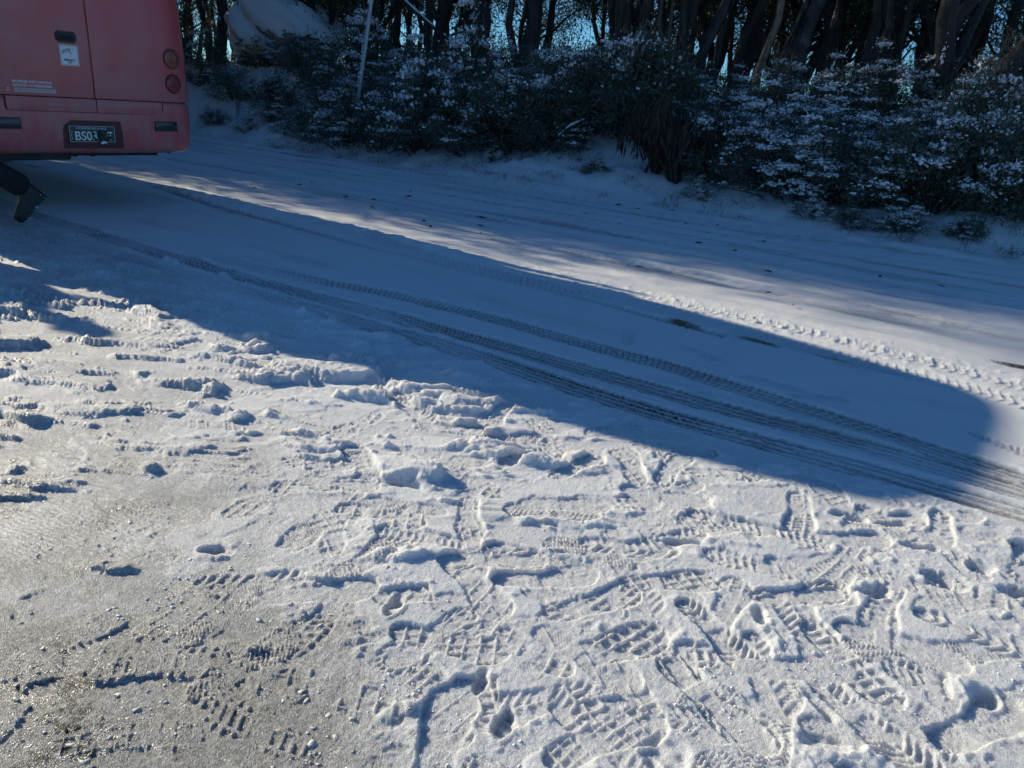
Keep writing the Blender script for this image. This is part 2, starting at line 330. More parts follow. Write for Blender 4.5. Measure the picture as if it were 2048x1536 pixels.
        prof = -depth+rib*depth*.6*(1-.35*fbm(ar, sv, 20, 2, seed+8))
        if block:
            bl = np.abs(((ar+.35*dm)/block) % 1-.5)*2; prof = prof+sstep(.72, .9, bl)*depth*.6
        h[I] = h[I]*(1-.85*ins*amp)+amp*(ins*prof)+amp*rim*np.exp(-((dm-hw-.014)/.014)**2)*np.clip(.7+1.2*fbm(x_+.13*seed, y_, 13, 4, seed+9, .7), 0, 2)
        slush_shade[I] = np.maximum(slush_shade[I], amp*ins*wet*(1-.8*rib)); bare[I] = np.maximum(bare[I], amp*ins*bareamt*(1-.6*rib)*(.6+.8*fbm(ar*.6, sv*4, 2.0, 2, seed+11)))
    A = [(390, 501), (547, 545), (703, 570), (905, 615), (1076, 660), (1265, 711), (1400, 749), (1523, 788), (1713, 850), (1895, 908), (2015, 946), (2200, 1005)]
    B = [(-60, 380), (58, 423), (195, 466), (332, 509), (469, 548), (664, 599), (800, 636), (871, 655), (1025, 696), (1110, 720), (1247, 757), (1400, 803), (1468, 823), (1603, 856), (1785, 907), (2041, 980), (2200, 1028)]
    Cc = [(-60, 420), (39, 451), (137, 478), (273, 517), (410, 556), (586, 603), (742, 650), (871, 684), (990, 720), (1178, 783), (1383, 843), (1439, 858), (1603, 905), (1785, 954), (2041, 1027), (2200, 1072)]
    track(A, .165, .022, 4, 0, .85, .46, .003, [.15, .5, .9, 1, 1, 1, 1], 1)
    track(B, .17, .024, 4, 0, .95, .56, .004, [.25, .45, .6, .75, .7, .9, 1.1, 1.1, .9], 2)
    track(Cc, .17, .024, 4, 0, .95, .62, .004, [.25, .45, .5, .5, .4, .6, 1.0, 1.1, 1.1], 3)
    # across the sunlit strip: tread blocks
    track([(640, 447), (823, 503), (912, 528), (1076, 563), (1178, 587), (1315, 615), (1400, 634), (1530, 676), (1713, 721), (1895, 765), (2041, 806), (2200, 850)], .19, .012, 4, .048, .20, .05, .002, [.6, .9, 1, 1, 1, 1], 4)
    track([(1040, 547), (1178, 572), (1360, 610), (1560, 648), (1760, 700), (1900, 738), (2048, 775), (2200, 815)], .17, .010, 4, .052, .15, 0, .002, [.2, .5, .9, 1, 1], 5)
    track([(300, 372), (420, 410), (560, 446), (700, 484), (850, 518), (1010, 560), (1170, 596), (1330, 640), (1450, 672)], .10, .045, 2, 0, .7, .75, .012, [.9, 1, .9, .8, .6, .5, .7, .9], 6)
    for k, off in enumerate((5.55, 6.25, 6.6, 7.3, 7.75, 8.2, 8.75)):
        tt = np.linspace(-16, 9, 14); pts = [(RN*off+RD*q)+RN*.10*math.sin(q*.5+k) for q in tt]
        pp = []
        for q in pts:
            v = np.array([q[0], q[1], 0])-CAM; dep = v@F
            if dep > .5: pp.append((1024+FPX*(v@RV)/dep, 768-FPX*(v@UV)/dep))
        track(pp, .22, .020, 3, 0, .34, .10, .006, [.3+.7*random.random() for _ in range(7)], 20+k)
    # far lane churned along its length; darker streaks paint in light and shade
    lane = sstep(4.6, 5.3, Mm)*onroad
    slush_shade += lane*.42*sstep(.02, .4, fbm(Tt*.22, Mm*3.2, 1.6, 3, 62)); h += lane*(.030*fbm(Tt*.30, Mm*2.8, 1.5, 3, 61)+.014*np.clip(fbm(X, Y, 6, 3, 63), -.1, 1)*sstep(-.05, .3, fbm(Tt*.4, Mm*1.4, 1.2, 2, 64)))
    # berm of thrown snow on the edge of the near lane, with chunks
    berm = np.exp(-((Mm-4.42)/.20)**2)*sstep(3.6, .8, Tt+4)*0+np.exp(-((Mm-4.42)/.17)**2)*sstep(-3.0, -4.2, Tt)*sstep(-9, -7.5, Tt)
    h += berm*(.03+.05*np.clip(fbm(X, Y, 8, 3, 65)+.1, 0, 1)); h += np.exp(-((Mm-4.5)/.25)**2)*.018*np.clip(fbm(X, Y, 14, 3, 66), 0, 1)*sstep(9, 6, RAD)
    bare += 1.0*np.exp(-((Mm-4.85)/.10)**2)*sstep(.1, .4, fbm(Tt*.8, Mm*2, 1.1, 2, 67))*sstep(-8, -6, Tt)*.9
    mud += .95*np.exp(-((Mm-4.10)/.07)**2)*np.exp(-((Tt+1.4)/.9)**2)*sstep(-.3, .2, fbm(Tt, Mm, 2.2, 2, 81))
    slush_shade += .5*np.exp(-((Mm-4.05)/.09)**2)*sstep(.0, .4, fbm(Tt, Mm, 1.0, 2, 68))
    # smooth packed part in the bus shade, faint wear
    slush_shade += .22*sstep(2.6, 3.0, Mm)*sstep(4.1, 3.7, Mm)*sstep(.0, .5, fbm(Tt*.5, Mm*2.2, 1.6, 3, 69))
    # ---------------- bank: rough snow over grass, thin places
    bank = sstep(8.9, 9.6, Mm)
    h += bank*(.10*fbm(X, Y, 1.3, 3, 71)+.07*np.clip(fbm(X, Y, 4.5, 4, 73)+.05, 0, 1)); bare += bank*.62*sstep(.16, .42, fbm(X, Y, 3.4, 3, 75)); mud += bank*.5*sstep(.2, .4, fbm(X, Y, 3.0, 3, 77))
    edgeb = np.exp(-((Mm-8.95)/.22)**2); h += edgeb*(.035+.05*fbm(X, Y, 3.5, 3, 79))
    # ---------------- boot prints
    tt_ = np.array([0, .03, .08, .2, .35, .5, .65, .8, .9, .97, 1.0]); hw_ = np.array([0, .021, .032, .037, .033, .035, .046, .050, .043, .024, 0])
    def boot_print(cx, cy, ang, L=.29, kind=0, depth=.018, wall=.006, part=(0, 1), clean=1.0, seed=0, wscale=1.0):
        nonlocal h, slush_shade, bare
        I = np.where((np.abs(X-cx) < .24) & (np.abs(Y-cy) < .24))[0]
        if len(I) < 30: return
        dx, dy = X[I]-cx, Y[I]-cy; ca, sa = math.cos(ang), math.sin(ang); a = dx*ca+dy*sa; b = -dx*sa+dy*ca
        b = b-.010*np.sin((a/L+.5)*math.pi)*(1 if seed % 2 else -1)
        wob = .0035*fbm(X[I], Y[I], 28, 2, seed+3); t_ = a/L+.5
        hw = np.interp(t_, tt_, hw_)*L/.29*wscale+wob
        ok = (t_ > part[0]) & (t_ < part[1]); sdv = np.where(ok, hw-np.abs(b), -.02)
        sdv = np.minimum(sdv, np.minimum((t_-part[0])*L*.9+.001, (part[1]-t_)*L*.9+.001)+.002)
        ins = sstep(-.0045, .0045, sdv)
        wm = float(np.median(worn[I])); depth, wall = depth*(1-.72*wm), wall*(1-.45*wm)
        a = a+.0028*fbm(X[I], Y[I], 19, 2, seed+21); b = b+.0028*fbm(X[I], Y[I], 19, 2, seed+23)
        pk = .82+.45*((seed*37) % 17)/17; shr = .5*(((seed*53) % 13)/13-.5); a, b = a/pk+shr*b, b/pk
        if kind == 0:      # skewed blocks
            p = (a+.35*b)/.034; q = (b-.25*a)/.029; lug = np.minimum(np.abs(p % 1-.5), np.abs(q % 1-.5)); T = sstep(.06, .11, .5-np.maximum(np.abs(p % 1-.5), np.abs(q % 1-.5)))
        elif kind == 1:    # chevrons
            p = (a+.75*np.abs(b))/.025; T = sstep(.14, .24, .5-np.abs(p % 1-.5)); T = T*sstep(.002, .005, np.abs(b))
        elif kind == 2:    # cross bars with a centre rib
            p = a/.023+.25*np.sin(b*60); T = sstep(.12, .22, .5-np.abs(p % 1-.5)); T = np.maximum(T*sstep(.003, .006, np.abs(np.abs(b)-.02)), 0)
        elif kind == 3:    # fine waffle with a few broad lines
            p = a/.0085; q = b/.0085; T = .55+.45*np.cos(2*math.pi*p)*np.cos(2*math.pi*q); z_ = np.abs((a*.5+b*.86)/.055 % 1-.5); T = np.maximum(T*.5+.5, 0)*sstep(.03, .06, .5-z_)
        elif kind == 4:    # waves
            p = (a+.005*np.sin(b*260))/.012; T = sstep(.15, .32, .5-np.abs(p % 1-.5))
        else:              # lugs round the rim, smooth middle
            ph = np.arctan2(b*2.2, a)/.24; rimz = sstep(.020, .014, sdv); T = 1-rimz*sstep(.28, .4, np.abs(ph % 1-.5)*1.0)*1.0; T = T*sstep(.0, .003, np.abs(sdv-.017)-.0012)
        soft = fbm(X[I], Y[I], 45, 2, seed+7); lev = np.median(h[I])
        keep = clean+(1-clean)*sstep(-.25, .25, fbm(X[I], Y[I], 9, 3, seed+1)); T = T+(1-T)*sstep(.15, .45, fbm(X[I], Y[I], 12, 2, seed+41)); arch = sstep(.31, .34, t_)*sstep(.46, .43, t_); T = np.maximum(T, arch)
        dep = depth*(.9+.2*np.sin(t_*math.pi*1.3+seed))*(1-.45*arch)
        rag = np.clip(.75+1.1*fbm(X[I], Y[I], 24, 2, seed+31), 0, 1.25); newh = lev*.6-dep+wall*(1-T)*keep*rag+.0022*soft
        low = ins*keep; h[I] = h[I]*(1-low)+newh*low
        out = np.clip(-sdv, 0, 1); h[I] += (1-ins)*.5*depth*.55*np.exp(-(out/.011)**2)*(np.abs(b*pk) < .10)*(np.abs(t_-.5) < .56)*np.clip(.55+1.6*fbm(X[I], Y[I], 16, 2, seed+5), 0, 1.6)
        slush_shade[I] = np.maximum(slush_shade[I], low*(.22+.5*worn[I]))*(1-.0*low)
    def pr(px, py, deg, **k):
        k.setdefault('clean', .88); k['wall'] = k.get('wall', .006)*1.05; k['depth'] *= .72; x_, y_ = gnd(px, py); boot_print(x_, y_, R_(deg), seed=int(px*7+py) % 97, **k)
    rnd = random.Random(11)
    for i in range(190):                                    # the general trampling, faintest first
        yy = .95+2.9*rnd.random()**1.3; xx = -1.9+4.2*rnd.random()
        if RN[0]*xx+RN[1]*yy > 2.75 or (xx < .3 and yy > 1.75 and rnd.random() < .85): continue
        wv = 1.0 if xx > -.3 else .55
        boot_print(xx, yy, rnd.choice((0, 1, 2, 3, 4, 5))*.5+rnd.uniform(-.5, .5)+(math.pi if rnd.random() < .5 else 0), rnd.uniform(.25, .31), rnd.choice((0, 1, 2, 3, 3, 4, 5)), rnd.uniform(.0008, .0028)*wv, rnd.uniform(.0020, .0045), rnd.choice(((0, 1), (0, .42), (.45, 1), (0, 1))), rnd.uniform(.1, .7), i)
    # whole soles, pressed one over another
    done = []
    for i in range(700):
        yy = .98+1.75*rnd.random()**1.2; xx = -.75+2.45*rnd.random()
        if RN[0]*xx+RN[1]*yy > 2.5 or any((xx-q[0])**2+(yy-q[1])**2 < .150**2 for q in done): continue
        if xx < -.2 and rnd.random() < .55: continue
        done.append((xx, yy)); boot_print(xx, yy, rnd.choice((35, 60, 90, 120, 145, 5, 170))*math.pi/180+rnd.uniform(-.3, .3)+(math.pi if rnd.random() < .5 else 0), rnd.uniform(.26, .32), rnd.choice((0, 0, 1, 2, 5, 3, 4)), rnd.uniform(.004, .009), rnd.uniform(.005, .0075), (0, 1), rnd.uniform(.7, .95), 500+i)
    # those that stand out in the picture
    for a in [
        (1210, 1290, 25, dict(kind=0, depth=.016, wall=.009, part=(.35, 1), L=.34)), (1050, 1382, 5, dict(kind=0, depth=.014, wall=.009, part=(0, .33), L=.34, wscale=1.25)),
        (1430, 1395, -55, dict(kind=5, depth=.018, wall=.009, L=.33)), (1285, 1400, 20, dict(kind=0, depth=.015, wall=.007, part=(0, .6))), (1340, 1165, 10, dict(kind=0, depth=.014, wall=.007)),
        (1260, 1090, 0, dict(kind=1, depth=.014, wall=.007)), (1600, 1185, 15, dict(kind=5, depth=.018, wall=.008)), (1700, 1320, -70, dict(kind=2, depth=.020, wall=.008, L=.31)), (1740, 1440, -60, dict(kind=1, depth=.018, wall=.009, L=.32)),
        (1955, 1440, 30, dict(kind=4, depth=.022, wall=.002, L=.30, wscale=1.1)), (1900, 1365, -20, dict(kind=2, depth=.014, wall=.007, part=(0, .5), wscale=1.1)), (1950, 1270, -35, dict(kind=1, depth=.014, wall=.007)), (1800, 1290, -25, dict(kind=3, depth=.010, wall=.004, L=.31)),
        (1690, 1075, 5, dict(kind=3, depth=.012, wall=.004)), (1770, 1040, 12, dict(kind=4, depth=.013, wall=.003)), (1455, 1045, -25, dict(kind=1, depth=.015, wall=.006, L=.26)), (1560, 1070, -20, dict(kind=2, depth=.013, wall=.006)),
        (1430, 1265, -65, dict(kind=1, depth=.017, wall=.008)), (1185, 1200, 30, dict(kind=0, depth=.011, wall=.007)), (985, 1120, 10, dict(kind=5, depth=.014, wall=.008, L=.31)), (860, 1180, 20, dict(kind=1, depth=.013, wall=.007, part=(0, .5))),
        (1090, 1150, 15, dict(kind=3, depth=.012, wall=.003, L=.30)), (1130, 1010, 5, dict(kind=3, depth=.009, wall=.003, L=.30)), (1330, 990, -10, dict(kind=3, depth=.008, wall=.003, L=.30)), (760, 1030, -15, dict(kind=0, depth=.012, wall=.007)),
        (670, 965, 0, dict(kind=5, depth=.012, wall=.007)), (660, 925, 10, dict(kind=0, depth=.009, wall=.006)), (450, 845, 8, dict(kind=0, depth=.010, wall=.006)), (565, 1095, 70, dict(kind=4, depth=.012, wall=.005, part=(.5, 1))),
        (450, 1215, 65, dict(kind=4, depth=.010, wall=.005)), (490, 1320, 55, dict(kind=4, depth=.010, wall=.006, L=.27)), (640, 1180, 15, dict(kind=3, depth=.009, wall=.002)), (890, 1480, 85, dict(kind=3, depth=.016, wall=.003, L=.33)),
        (900, 1280, -10, dict(kind=0, depth=.010, wall=.006)), (1215, 1480, 30, dict(kind=0, depth=.015, wall=.006)), (1590, 1330, 5, dict(kind=3, depth=.006, wall=.004)), (1260, 672, 80, dict(kind=4, depth=.012, wall=.003)), (1400, 705, -60, dict(kind=3, depth=.016, wall=.002)),
        (1550, 765, -40, dict(kind=3, depth=.010, wall=.002)), (1640, 795, 0, dict(kind=2, depth=.007, wall=.003)), (2010, 890, -55, dict(kind=1, depth=.016, wall=.006)), (1385, 790, 20, dict(kind=3, depth=.014, wall=.002)), (1310, 865, -5, dict(kind=2, depth=.008, wall=.004)), (760, 715, 0, dict(kind=3, depth=.010, wall=.003))]:
        pr(a[0], a[1], a[2], **a[3])
    # heel and toe dents, thrown-up lips
    def dent(px, py, ra, rb, deg, dp):
        nonlocal h
        cx, cy = gnd(px, py); I = np.where((np.abs(X-cx) < .2) & (np.abs(Y-cy) < .2))[0]; dx, dy = X[I]-cx, Y[I]-cy; c, s = math.cos(R_(deg)), math.sin(R_(deg))
        q = np.hypot((dx*c+dy*s)/ra, (-dx*s+dy*c)/rb)*(1+.75*fbm(X[I], Y[I], 11, 3, int(px) % 50)); h[I] -= dp*sstep(1.2, .55, q)*(.75+.6*fbm(X[I], Y[I], 18, 2, int(py) % 40)); h[I] += .30*abs(dp)*np.exp(-((q-1.25)/.18)**2)*np.clip(.5+fbm(X[I], Y[I], 11, 2, 9), 0, 1.4)*(dp > 0)
    for a in [(1960, 1135, .045, .03, 0, .022), (1885, 1160, .05, .035, -30, .022), (1750, 1185, .05, .03, 20, .022), (2040, 1090, .04, .028, 0, .020), (2035, 1185, .05, .025, 0, .018), (1845, 1095, .06, .020, -8, .018), (1690, 1030, .06, .022, 0, .016),
              (1790, 1045, .06, .018, 5, .014), (1370, 1083, .07, .016, 0, .018), (815, 965, .06, .034, 0, .018), (430, 1100, .035, .022, 0, .018), (1520, 1230, .018, .045, -10, .022), (1010, 1440, .016, .045, -12, .022),
              (1640, 1410, .016, .05, 20, .018), (1975, 1390, .035, .03, 30, .024), (1345, 1500, .045, .04, 0, .018), (1650, 1485, .06, .022, 0, .018), (790, 1210, .022, .045, -10, .018), (960, 1360, .016, .04, -10, .016), (1130, 840, .05, .02, -10, .012)]: dent(*a)
    for a in [(800, 1110, .08, .03, 8, -.022), (1130, 1105, .06, .024, -5, -.011), (1080, 1040, .06, .024, 10, -.010), (300, 935, .035, .026, 0, -.022), (215, 1130, .08, .02, 0, -.014), (640, 1155, .06, .015, -10, -.012), (480, 1290, .05, .016, -10, -.010), (1090, 825, .05, .022, 0, -.018), (1470, 950, .05, .016, -20, -.010), (800, 1420, .05, .02, 30, -.012)]: dent(*a)
    h += near*tread_zone*.0016*fbm(X, Y, 95, 2, 91)
    z = z0.copy(); z[act] += h
    V = np.stack([x, y, z], 1); idx = np.arange(nr*nth).reshape(nr, nth); nx = np.roll(idx, -1, 1)
    Q = np.stack([idx[:-1], idx[1:], nx[1:], nx[:-1]], -1).reshape(-1, 4)
    me = mesh_np('snow_ground', V, Q, True)
    for k, arr, dflt in (('slush_shade', slush_shade, 0), ('bare', bare, 0), ('mud', mud, 0)):
        full = np.full(nr*nth, float(dflt), np.float32); full[act] = np.clip(arr, 0, 1.2); at = me.attributes.new(k, 'FLOAT', 'POINT'); at.data.foreach_set('value', full)
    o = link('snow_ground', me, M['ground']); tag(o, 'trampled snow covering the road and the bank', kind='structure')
    hs = {}
    return X, Y, h+z0[act], worn, tread_zone
GX, GY, GZ, GW, GT = build_ground()
def snowz(x, y):
    i = np.argmin((GX-x)**2+(GY-y)**2); return float(GZ[i])

# ------------------------------------------------------------------ loose crumbs of snow and ice on the foreground
_t = (1+5**.5)/2
ICO_V = np.array([(-1, _t, 0), (1, _t, 0), (-1, -_t, 0), (1, -_t, 0), (0, -1, _t), (0, 1, _t), (0, -1, -_t), (0, 1, -_t), (_t, 0, -1), (_t, 0, 1), (-_t, 0, -1), (-_t, 0, 1)])/math.sqrt(1+_t*_t)
ICO_F = np.array([(0, 11, 5), (0, 5, 1), (0, 1, 7), (0, 7, 10), (0, 10, 11), (1, 5, 9), (5, 11, 4), (11, 10, 2), (10, 7, 6), (7, 1, 8), (3, 9, 4), (3, 4, 2), (3, 2, 6), (3, 6, 8), (3, 8, 9), (4, 9, 5), (2, 4, 11), (6, 2, 10), (8, 6, 7), (9, 8, 1)])
def blobs(P, S, rs, squash=.7, jit=.35):
    """P (n,3) centres, S (n) sizes -> vertices, faces of jittered lumps"""
    n = len(P); V = ICO_V[None]*(1+jit*(rs.rand(n, 12, 1)-.5)*2); sc = S[:, None, None]*(1+.5*(rs.rand(n, 1, 3)-.5)); V = V*sc; V[:, :, 2] *= squash
    a = rs.rand(n)*6.28; c, s = np.cos(a)[:, None], np.sin(a)[:, None]; vx = V[:, :, 0]*c-V[:, :, 1]*s; vy = V[:, :, 0]*s+V[:, :, 1]*c; V[:, :, 0] = vx; V[:, :, 1] = vy
    V += P[:, None, :]; Fq = ICO_F[None]+(np.arange(n)*12)[:, None, None]; return V.reshape(-1, 3), Fq.reshape(-1, 3)
def build_crumbs():
    rs = np.random.RandomState(5); rad = np.hypot(GX, GY)
    cl = sstep(.05, .45, fbm(GX, GY, 3.4, 3, 95)); wgt = GT*(rad < 4.2)*(rad > .95)*cl*(.4+.6*rs.rand(len(GX)))*rad; wgt /= wgt.sum()
    I = rs.choice(len(GX), 5000, p=wgt); S = .0007+.0036*rs.rand(len(I))**6.0; P = np.stack([GX[I], GY[I], GZ[I]+S*.2], 1)
    V, Fq = blobs(P, S, rs, .6, .6); o = link('snow_crumbs', mesh_np('snow_crumbs', V, Fq, False), M['snow']); tag(o, 'loose crumbs of snow and ice scattered over the trodden foreground', 'snow crumbs', kind='stuff')
build_crumbs()
def build_ice():
    rs = np.random.RandomState(15); wgt = ((GX < .1) & (GX > -1.1) & (np.hypot(GX, GY) < 1.75) & (np.hypot(GX, GY) > 1.0))*GW*np.clip(.15+fbm(GX, GY, 5, 2, 96), 0, 1); wgt = wgt/wgt.sum(); I = rs.choice(len(GX), 600, p=wgt); S = .0012+.0075*rs.rand(len(I))**4.5
    V, Fq = blobs(np.stack([GX[I], GY[I], GZ[I]-S*.05], 1), S, rs, .42, .9); o = link('ice_lumps', mesh_np('ice_lumps', V, Fq, False), M['ice']); tag(o, 'broken white ice lumps on the wet dark ground nearest the camera', 'ice lumps', kind='stuff')
build_ice()

# ------------------------------------------------------------------ the bus
d_ = ray(182, 267); BP = CAM+d_*6.3/(d_@F)
bus = empty('bus', (BP[0], BP[1], 0), R_(54)); tag(bus, 'red bus seen from behind, stopped on the snowy road', 'bus')
BC, BW, BD, BN, BL = -.20, 1.20, .30, 4.0, 10.2                 # centre, half width, depth of the rounded rear, its exponent, length
def rear_y(u):
    v = min(abs((u-BC)/BW), .99995); return BD*(1-(1-v**BN)**(1/BN))
def lean(z): return .17*max(0, (z-1.25)/1.45)**1.6               # upper body leans in
def outline(z, grow=0.0, n=22):
    """closed outline of the body at height z"""
    W = BW+grow-lean(z); pts = []; rr_ = .30*max(0, (z-1.9)/.9)         # unseen roof pulled in on the kerb side to shape its cast shadow
    for i in range(n+1):                       # rear, from left to right
        q = -1+2*i/n; q = math.copysign(abs(q)**.55, q); v = min(abs(q), .99995)
        pts.append((BC+W*q-rr_*max(0, q), BD*(1-(1-v**BN)**(1/BN))-grow+lean(z)*.3, z))
    for y in (1.2, 3.2, 5.0, 7.0, 9.0): pts.append((BC+W-rr_, y, z))
    for i in range(n+1):
        q = 1-2*i/n; q = math.copysign(abs(q)**.55, q); v = min(abs(q), .99995)
        pts.append((BC+W*q-rr_*max(0, q), BL-.35*(1-(1-v**BN)**(1/BN))+grow-lean(z)*1.6, z))
    for y in (9.0, 7.0, 5.0, 3.2, 1.2): pts.append((BC-W, y, z))
    return pts
def loft(zs, grow=None, cap=True):
    mb = MB(); rings = [outline(z, (grow[i] if grow else 0)) for i, z in enumerate(zs)]; n = len(rings[0]); vs = [p for r in rings for p in r]; fs = []
    for i in range(len(rings)-1):
        for k in range(n): fs.append((i*n+k, i*n+(k+1) % n, (i+1)*n+(k+1) % n, (i+1)*n+k))
    if cap: fs += [tuple(range(n-1, -1, -1)), tuple((len(rings)-1)*n+k for k in range(n))]
    return mb.add(vs, fs)
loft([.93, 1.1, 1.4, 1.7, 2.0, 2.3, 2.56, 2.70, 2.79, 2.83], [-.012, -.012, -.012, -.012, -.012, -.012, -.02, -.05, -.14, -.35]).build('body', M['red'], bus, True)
def rear_plate(name, u0, u1, z0, z1, out, th, mat, parent, nu=14, nz=10, rad=0.0):
    """a panel that follows the curve of the rear; out = proud of the skin"""
    mb = MB(); us = np.linspace(u0, u1, nu); zs = np.linspace(z0, z1, nz)
    def P(u, z, o):
        W = BW-lean(z); v = min(abs((u-BC)/W), .9990); return (u, BD*(1-(1-v**BN)**(1/BN))+lean(z)*.3-o, z)
    A = [[P(u, z, out) for z in zs] for u in us]
    def insz(i, j):                            # rounded edges
        return A[i][j]
    vs = []; 
    for i, u in enumerate(us):
        for j, z in enumerate(zs):
            e = min(i, nu-1-i, j, nz-1-j); o = out if e > 0 else out-.004
            vs.append(P(u, z, o))
    back = len(vs)
    for u in us:
        for z in zs: vs.append(P(u, z, out-th))
    fs = [(i*nz+j, (i+1)*nz+j, (i+1)*nz+j+1, i*nz+j+1) for i in range(nu-1) for j in range(nz-1)]
    fs += [tuple(reversed([q+back for q in f])) for f in fs]
    ring = [(i, 0) for i in range(nu)]+[(nu-1, j) for j in range(1, nz)]+[(i, nz-1) for i in range(nu-2, -1, -1)]+[(0, j) for j in range(nz-2, 0, -1)]
    for k in range(len(ring)):
        a = ring[k][0]*nz+ring[k][1]; b2 = ring[(k+1) % len(ring)]; b_ = b2[0]*nz+b2[1]; fs.append((b_, a, a+back, b_+back))
    return mb.add(vs, fs).build(name, mat, parent, True)
def smart(o, deg=40):
    me = o.data
    try: me.set_sharp_from_angle(angle=R_(deg))
    except Exception: pass
    return o
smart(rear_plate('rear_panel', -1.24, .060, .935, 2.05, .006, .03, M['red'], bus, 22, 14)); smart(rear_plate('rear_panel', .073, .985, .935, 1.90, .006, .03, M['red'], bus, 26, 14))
smart(rear_plate('rear_window', -1.0, .40, 2.10, 2.40, .012, .02, M['glass'], bus, 30, 5))
smart(rear_plate('rear_vent', .655, .73, 1.765, 1.84, .012, .012, M['black'], bus, 5, 4))
# lower hatch strip and bumper
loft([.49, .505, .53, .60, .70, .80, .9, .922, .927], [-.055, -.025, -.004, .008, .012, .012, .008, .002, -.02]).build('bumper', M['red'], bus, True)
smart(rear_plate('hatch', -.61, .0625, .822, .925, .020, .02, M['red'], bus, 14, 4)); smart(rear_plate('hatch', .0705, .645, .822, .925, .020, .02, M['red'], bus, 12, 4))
smart(rear_plate('hatch_seam', -.622, .657, .811, .924, .0145, .01, M['seam'], bus, 22, 4))
MB().box(-1.22, .92, .10, .60, .925, .937).build('body_seam', M['seam'], bus)
for u0, u1, nm in ((.567, .784, 'marker lamp'), (-.755, -.536, 'marker lamp')):
    l_ = smart(rear_plate('bumper_lamp', u0, u1, .69, .758, .022, .02, M['smoke'], bus, 8, 4)); smart(rear_plate('lamp_bezel', u0-.010, u1+.010, .680, .768, .017, .01, M['black'], l_, 8, 4))
    for s_ in (u0+.014, u1-.014): MB().lathe([(.005, 0), (.004, .003)], (s_, rear_y(s_)-.022, .724), (0, -1, 0), 8).build('screw', M['steel'], l_)
def lamp_at(u, z, r, mat, name):
    e = 1e-3; W = BW-lean(z); g = lambda q: BD*(1-(1-min(abs((q-BC)/W), .9990)**BN)**(1/BN))+lean(z)*.3
    s = (g(u+e)-g(u-e))/(2*e); nrm = Vector((s, -1, 0)).normalized(); o = Vector((u, g(u), z))+nrm*.004
    l_ = MB().lathe([(r, 0), (r, .006), (r*.94, .014), (r*.6, .020), (r*.2, .022)], o, nrm, 28).build(name, mat, bus, True); MB().lathe([(r*1.09, -.004), (r*1.09, .004), (r*1.03, .007), (r*1.0, .002)], o, nrm, 28).build('lamp_rim', M['reddark'], l_, True); MB().lathe([(r*.5, .0195), (r*.5, .0235), (r*.40, .0245), (r*.36, .021)], o, nrm, 24).build('lens_ring', mat, l_, True)
for sgn in (1, -1):
    for z, mt in ((1.296, 'amber'), (1.088, 'redlens')):
        u = .785 if sgn > 0 else 2*BC-.785
        lamp_at(u, z, .078, M[mt], 'tail_lamp')
# number plate in its recess
rc = smart(rear_plate('plate_recess', -.225, .262, .535, .762, .0155, .01, M['reddark'], bus, 8, 6))
pl = MB().box(-.184, .184, rear_y(0)-.028, rear_y(0)-.024, .588, .716).build('number_plate', M['plate'], bus)
py = rear_y(0)-.0285
fr = MB()
for x0, x1, z0, z1 in ((-.181, .181, .712, .7145), (-.181, .181, .5895, .592), (-.1835, -.181, .5895, .7145), (.181, .1835, .5895, .7145)): fr.box(x0, x1, py-.001, py, z0, z1)
fr.build('plate_border', M['white'], pl)
def text(body, size, loc, parent, mat, name='lettering', width=None, rotz=0, bold=0.0, ext=.0006):
    cu = bpy.data.curves.new(name, 'FONT'); cu.body = body; cu.size = size; cu.extrude = ext; cu.offset = bold; cu.align_x = 'LEFT'
    o = bpy.data.objects.new(name, cu); C.objects.link(o); dg = bpy.context.evaluated_depsgraph_get(); me = bpy.data.meshes.new_from_object(o.evaluated_get(dg)); C.objects.unlink(o); bpy.data.objects.remove(o)
    xs = [v.co.x for v in me.vertices]; w0 = max(xs)-min(xs); k = (width/w0 if width else 1); mn = min(xs)
    for v in me.vertices: v.co = Vector(((v.co.x-mn)*k, -v.co.z, v.co.y))
    me.materials.clear(); t = link(name, me, mat, parent); t.location = loc; return t
text('ACCREDITED BUS SERVICE', .021, (-.130, py-.001, .690), pl, M['white'], width=.245)
text('BS03', .098, (-.140, py-.001, .604), pl, M['white'], width=.175, bold=.0008)
text('IT', .098, (.115, py-.001, .604), pl, M['white'], width=.048, bold=.0008)
for k, ch in enumerate('VIC'): text(ch, .024, (-.170, py-.001, .660-.026*k), pl, M['white'], width=.010 if ch != 'I' else .003)
rs = np.random.RandomState(9); q = 60; V, Fq = blobs(np.stack([.075+.028*rs.randn(q), np.full(q, py-.003), .628+.030*rs.randn(q)], 1), .004+.012*rs.rand(q)**2, rs, 1.0)
link('road_grime', mesh_np('road_grime', V, Fq, True), M['under'], pl)
q = 14; V, Fq = blobs(np.stack([.085+.012*rs.randn(q), np.full(q, py-.012), .585+.006*rs.randn(q)], 1), .004+.008*rs.rand(q), rs, .8); link('ice_clump', mesh_np('ice_clump', V, Fq, True), M['snow'], pl)
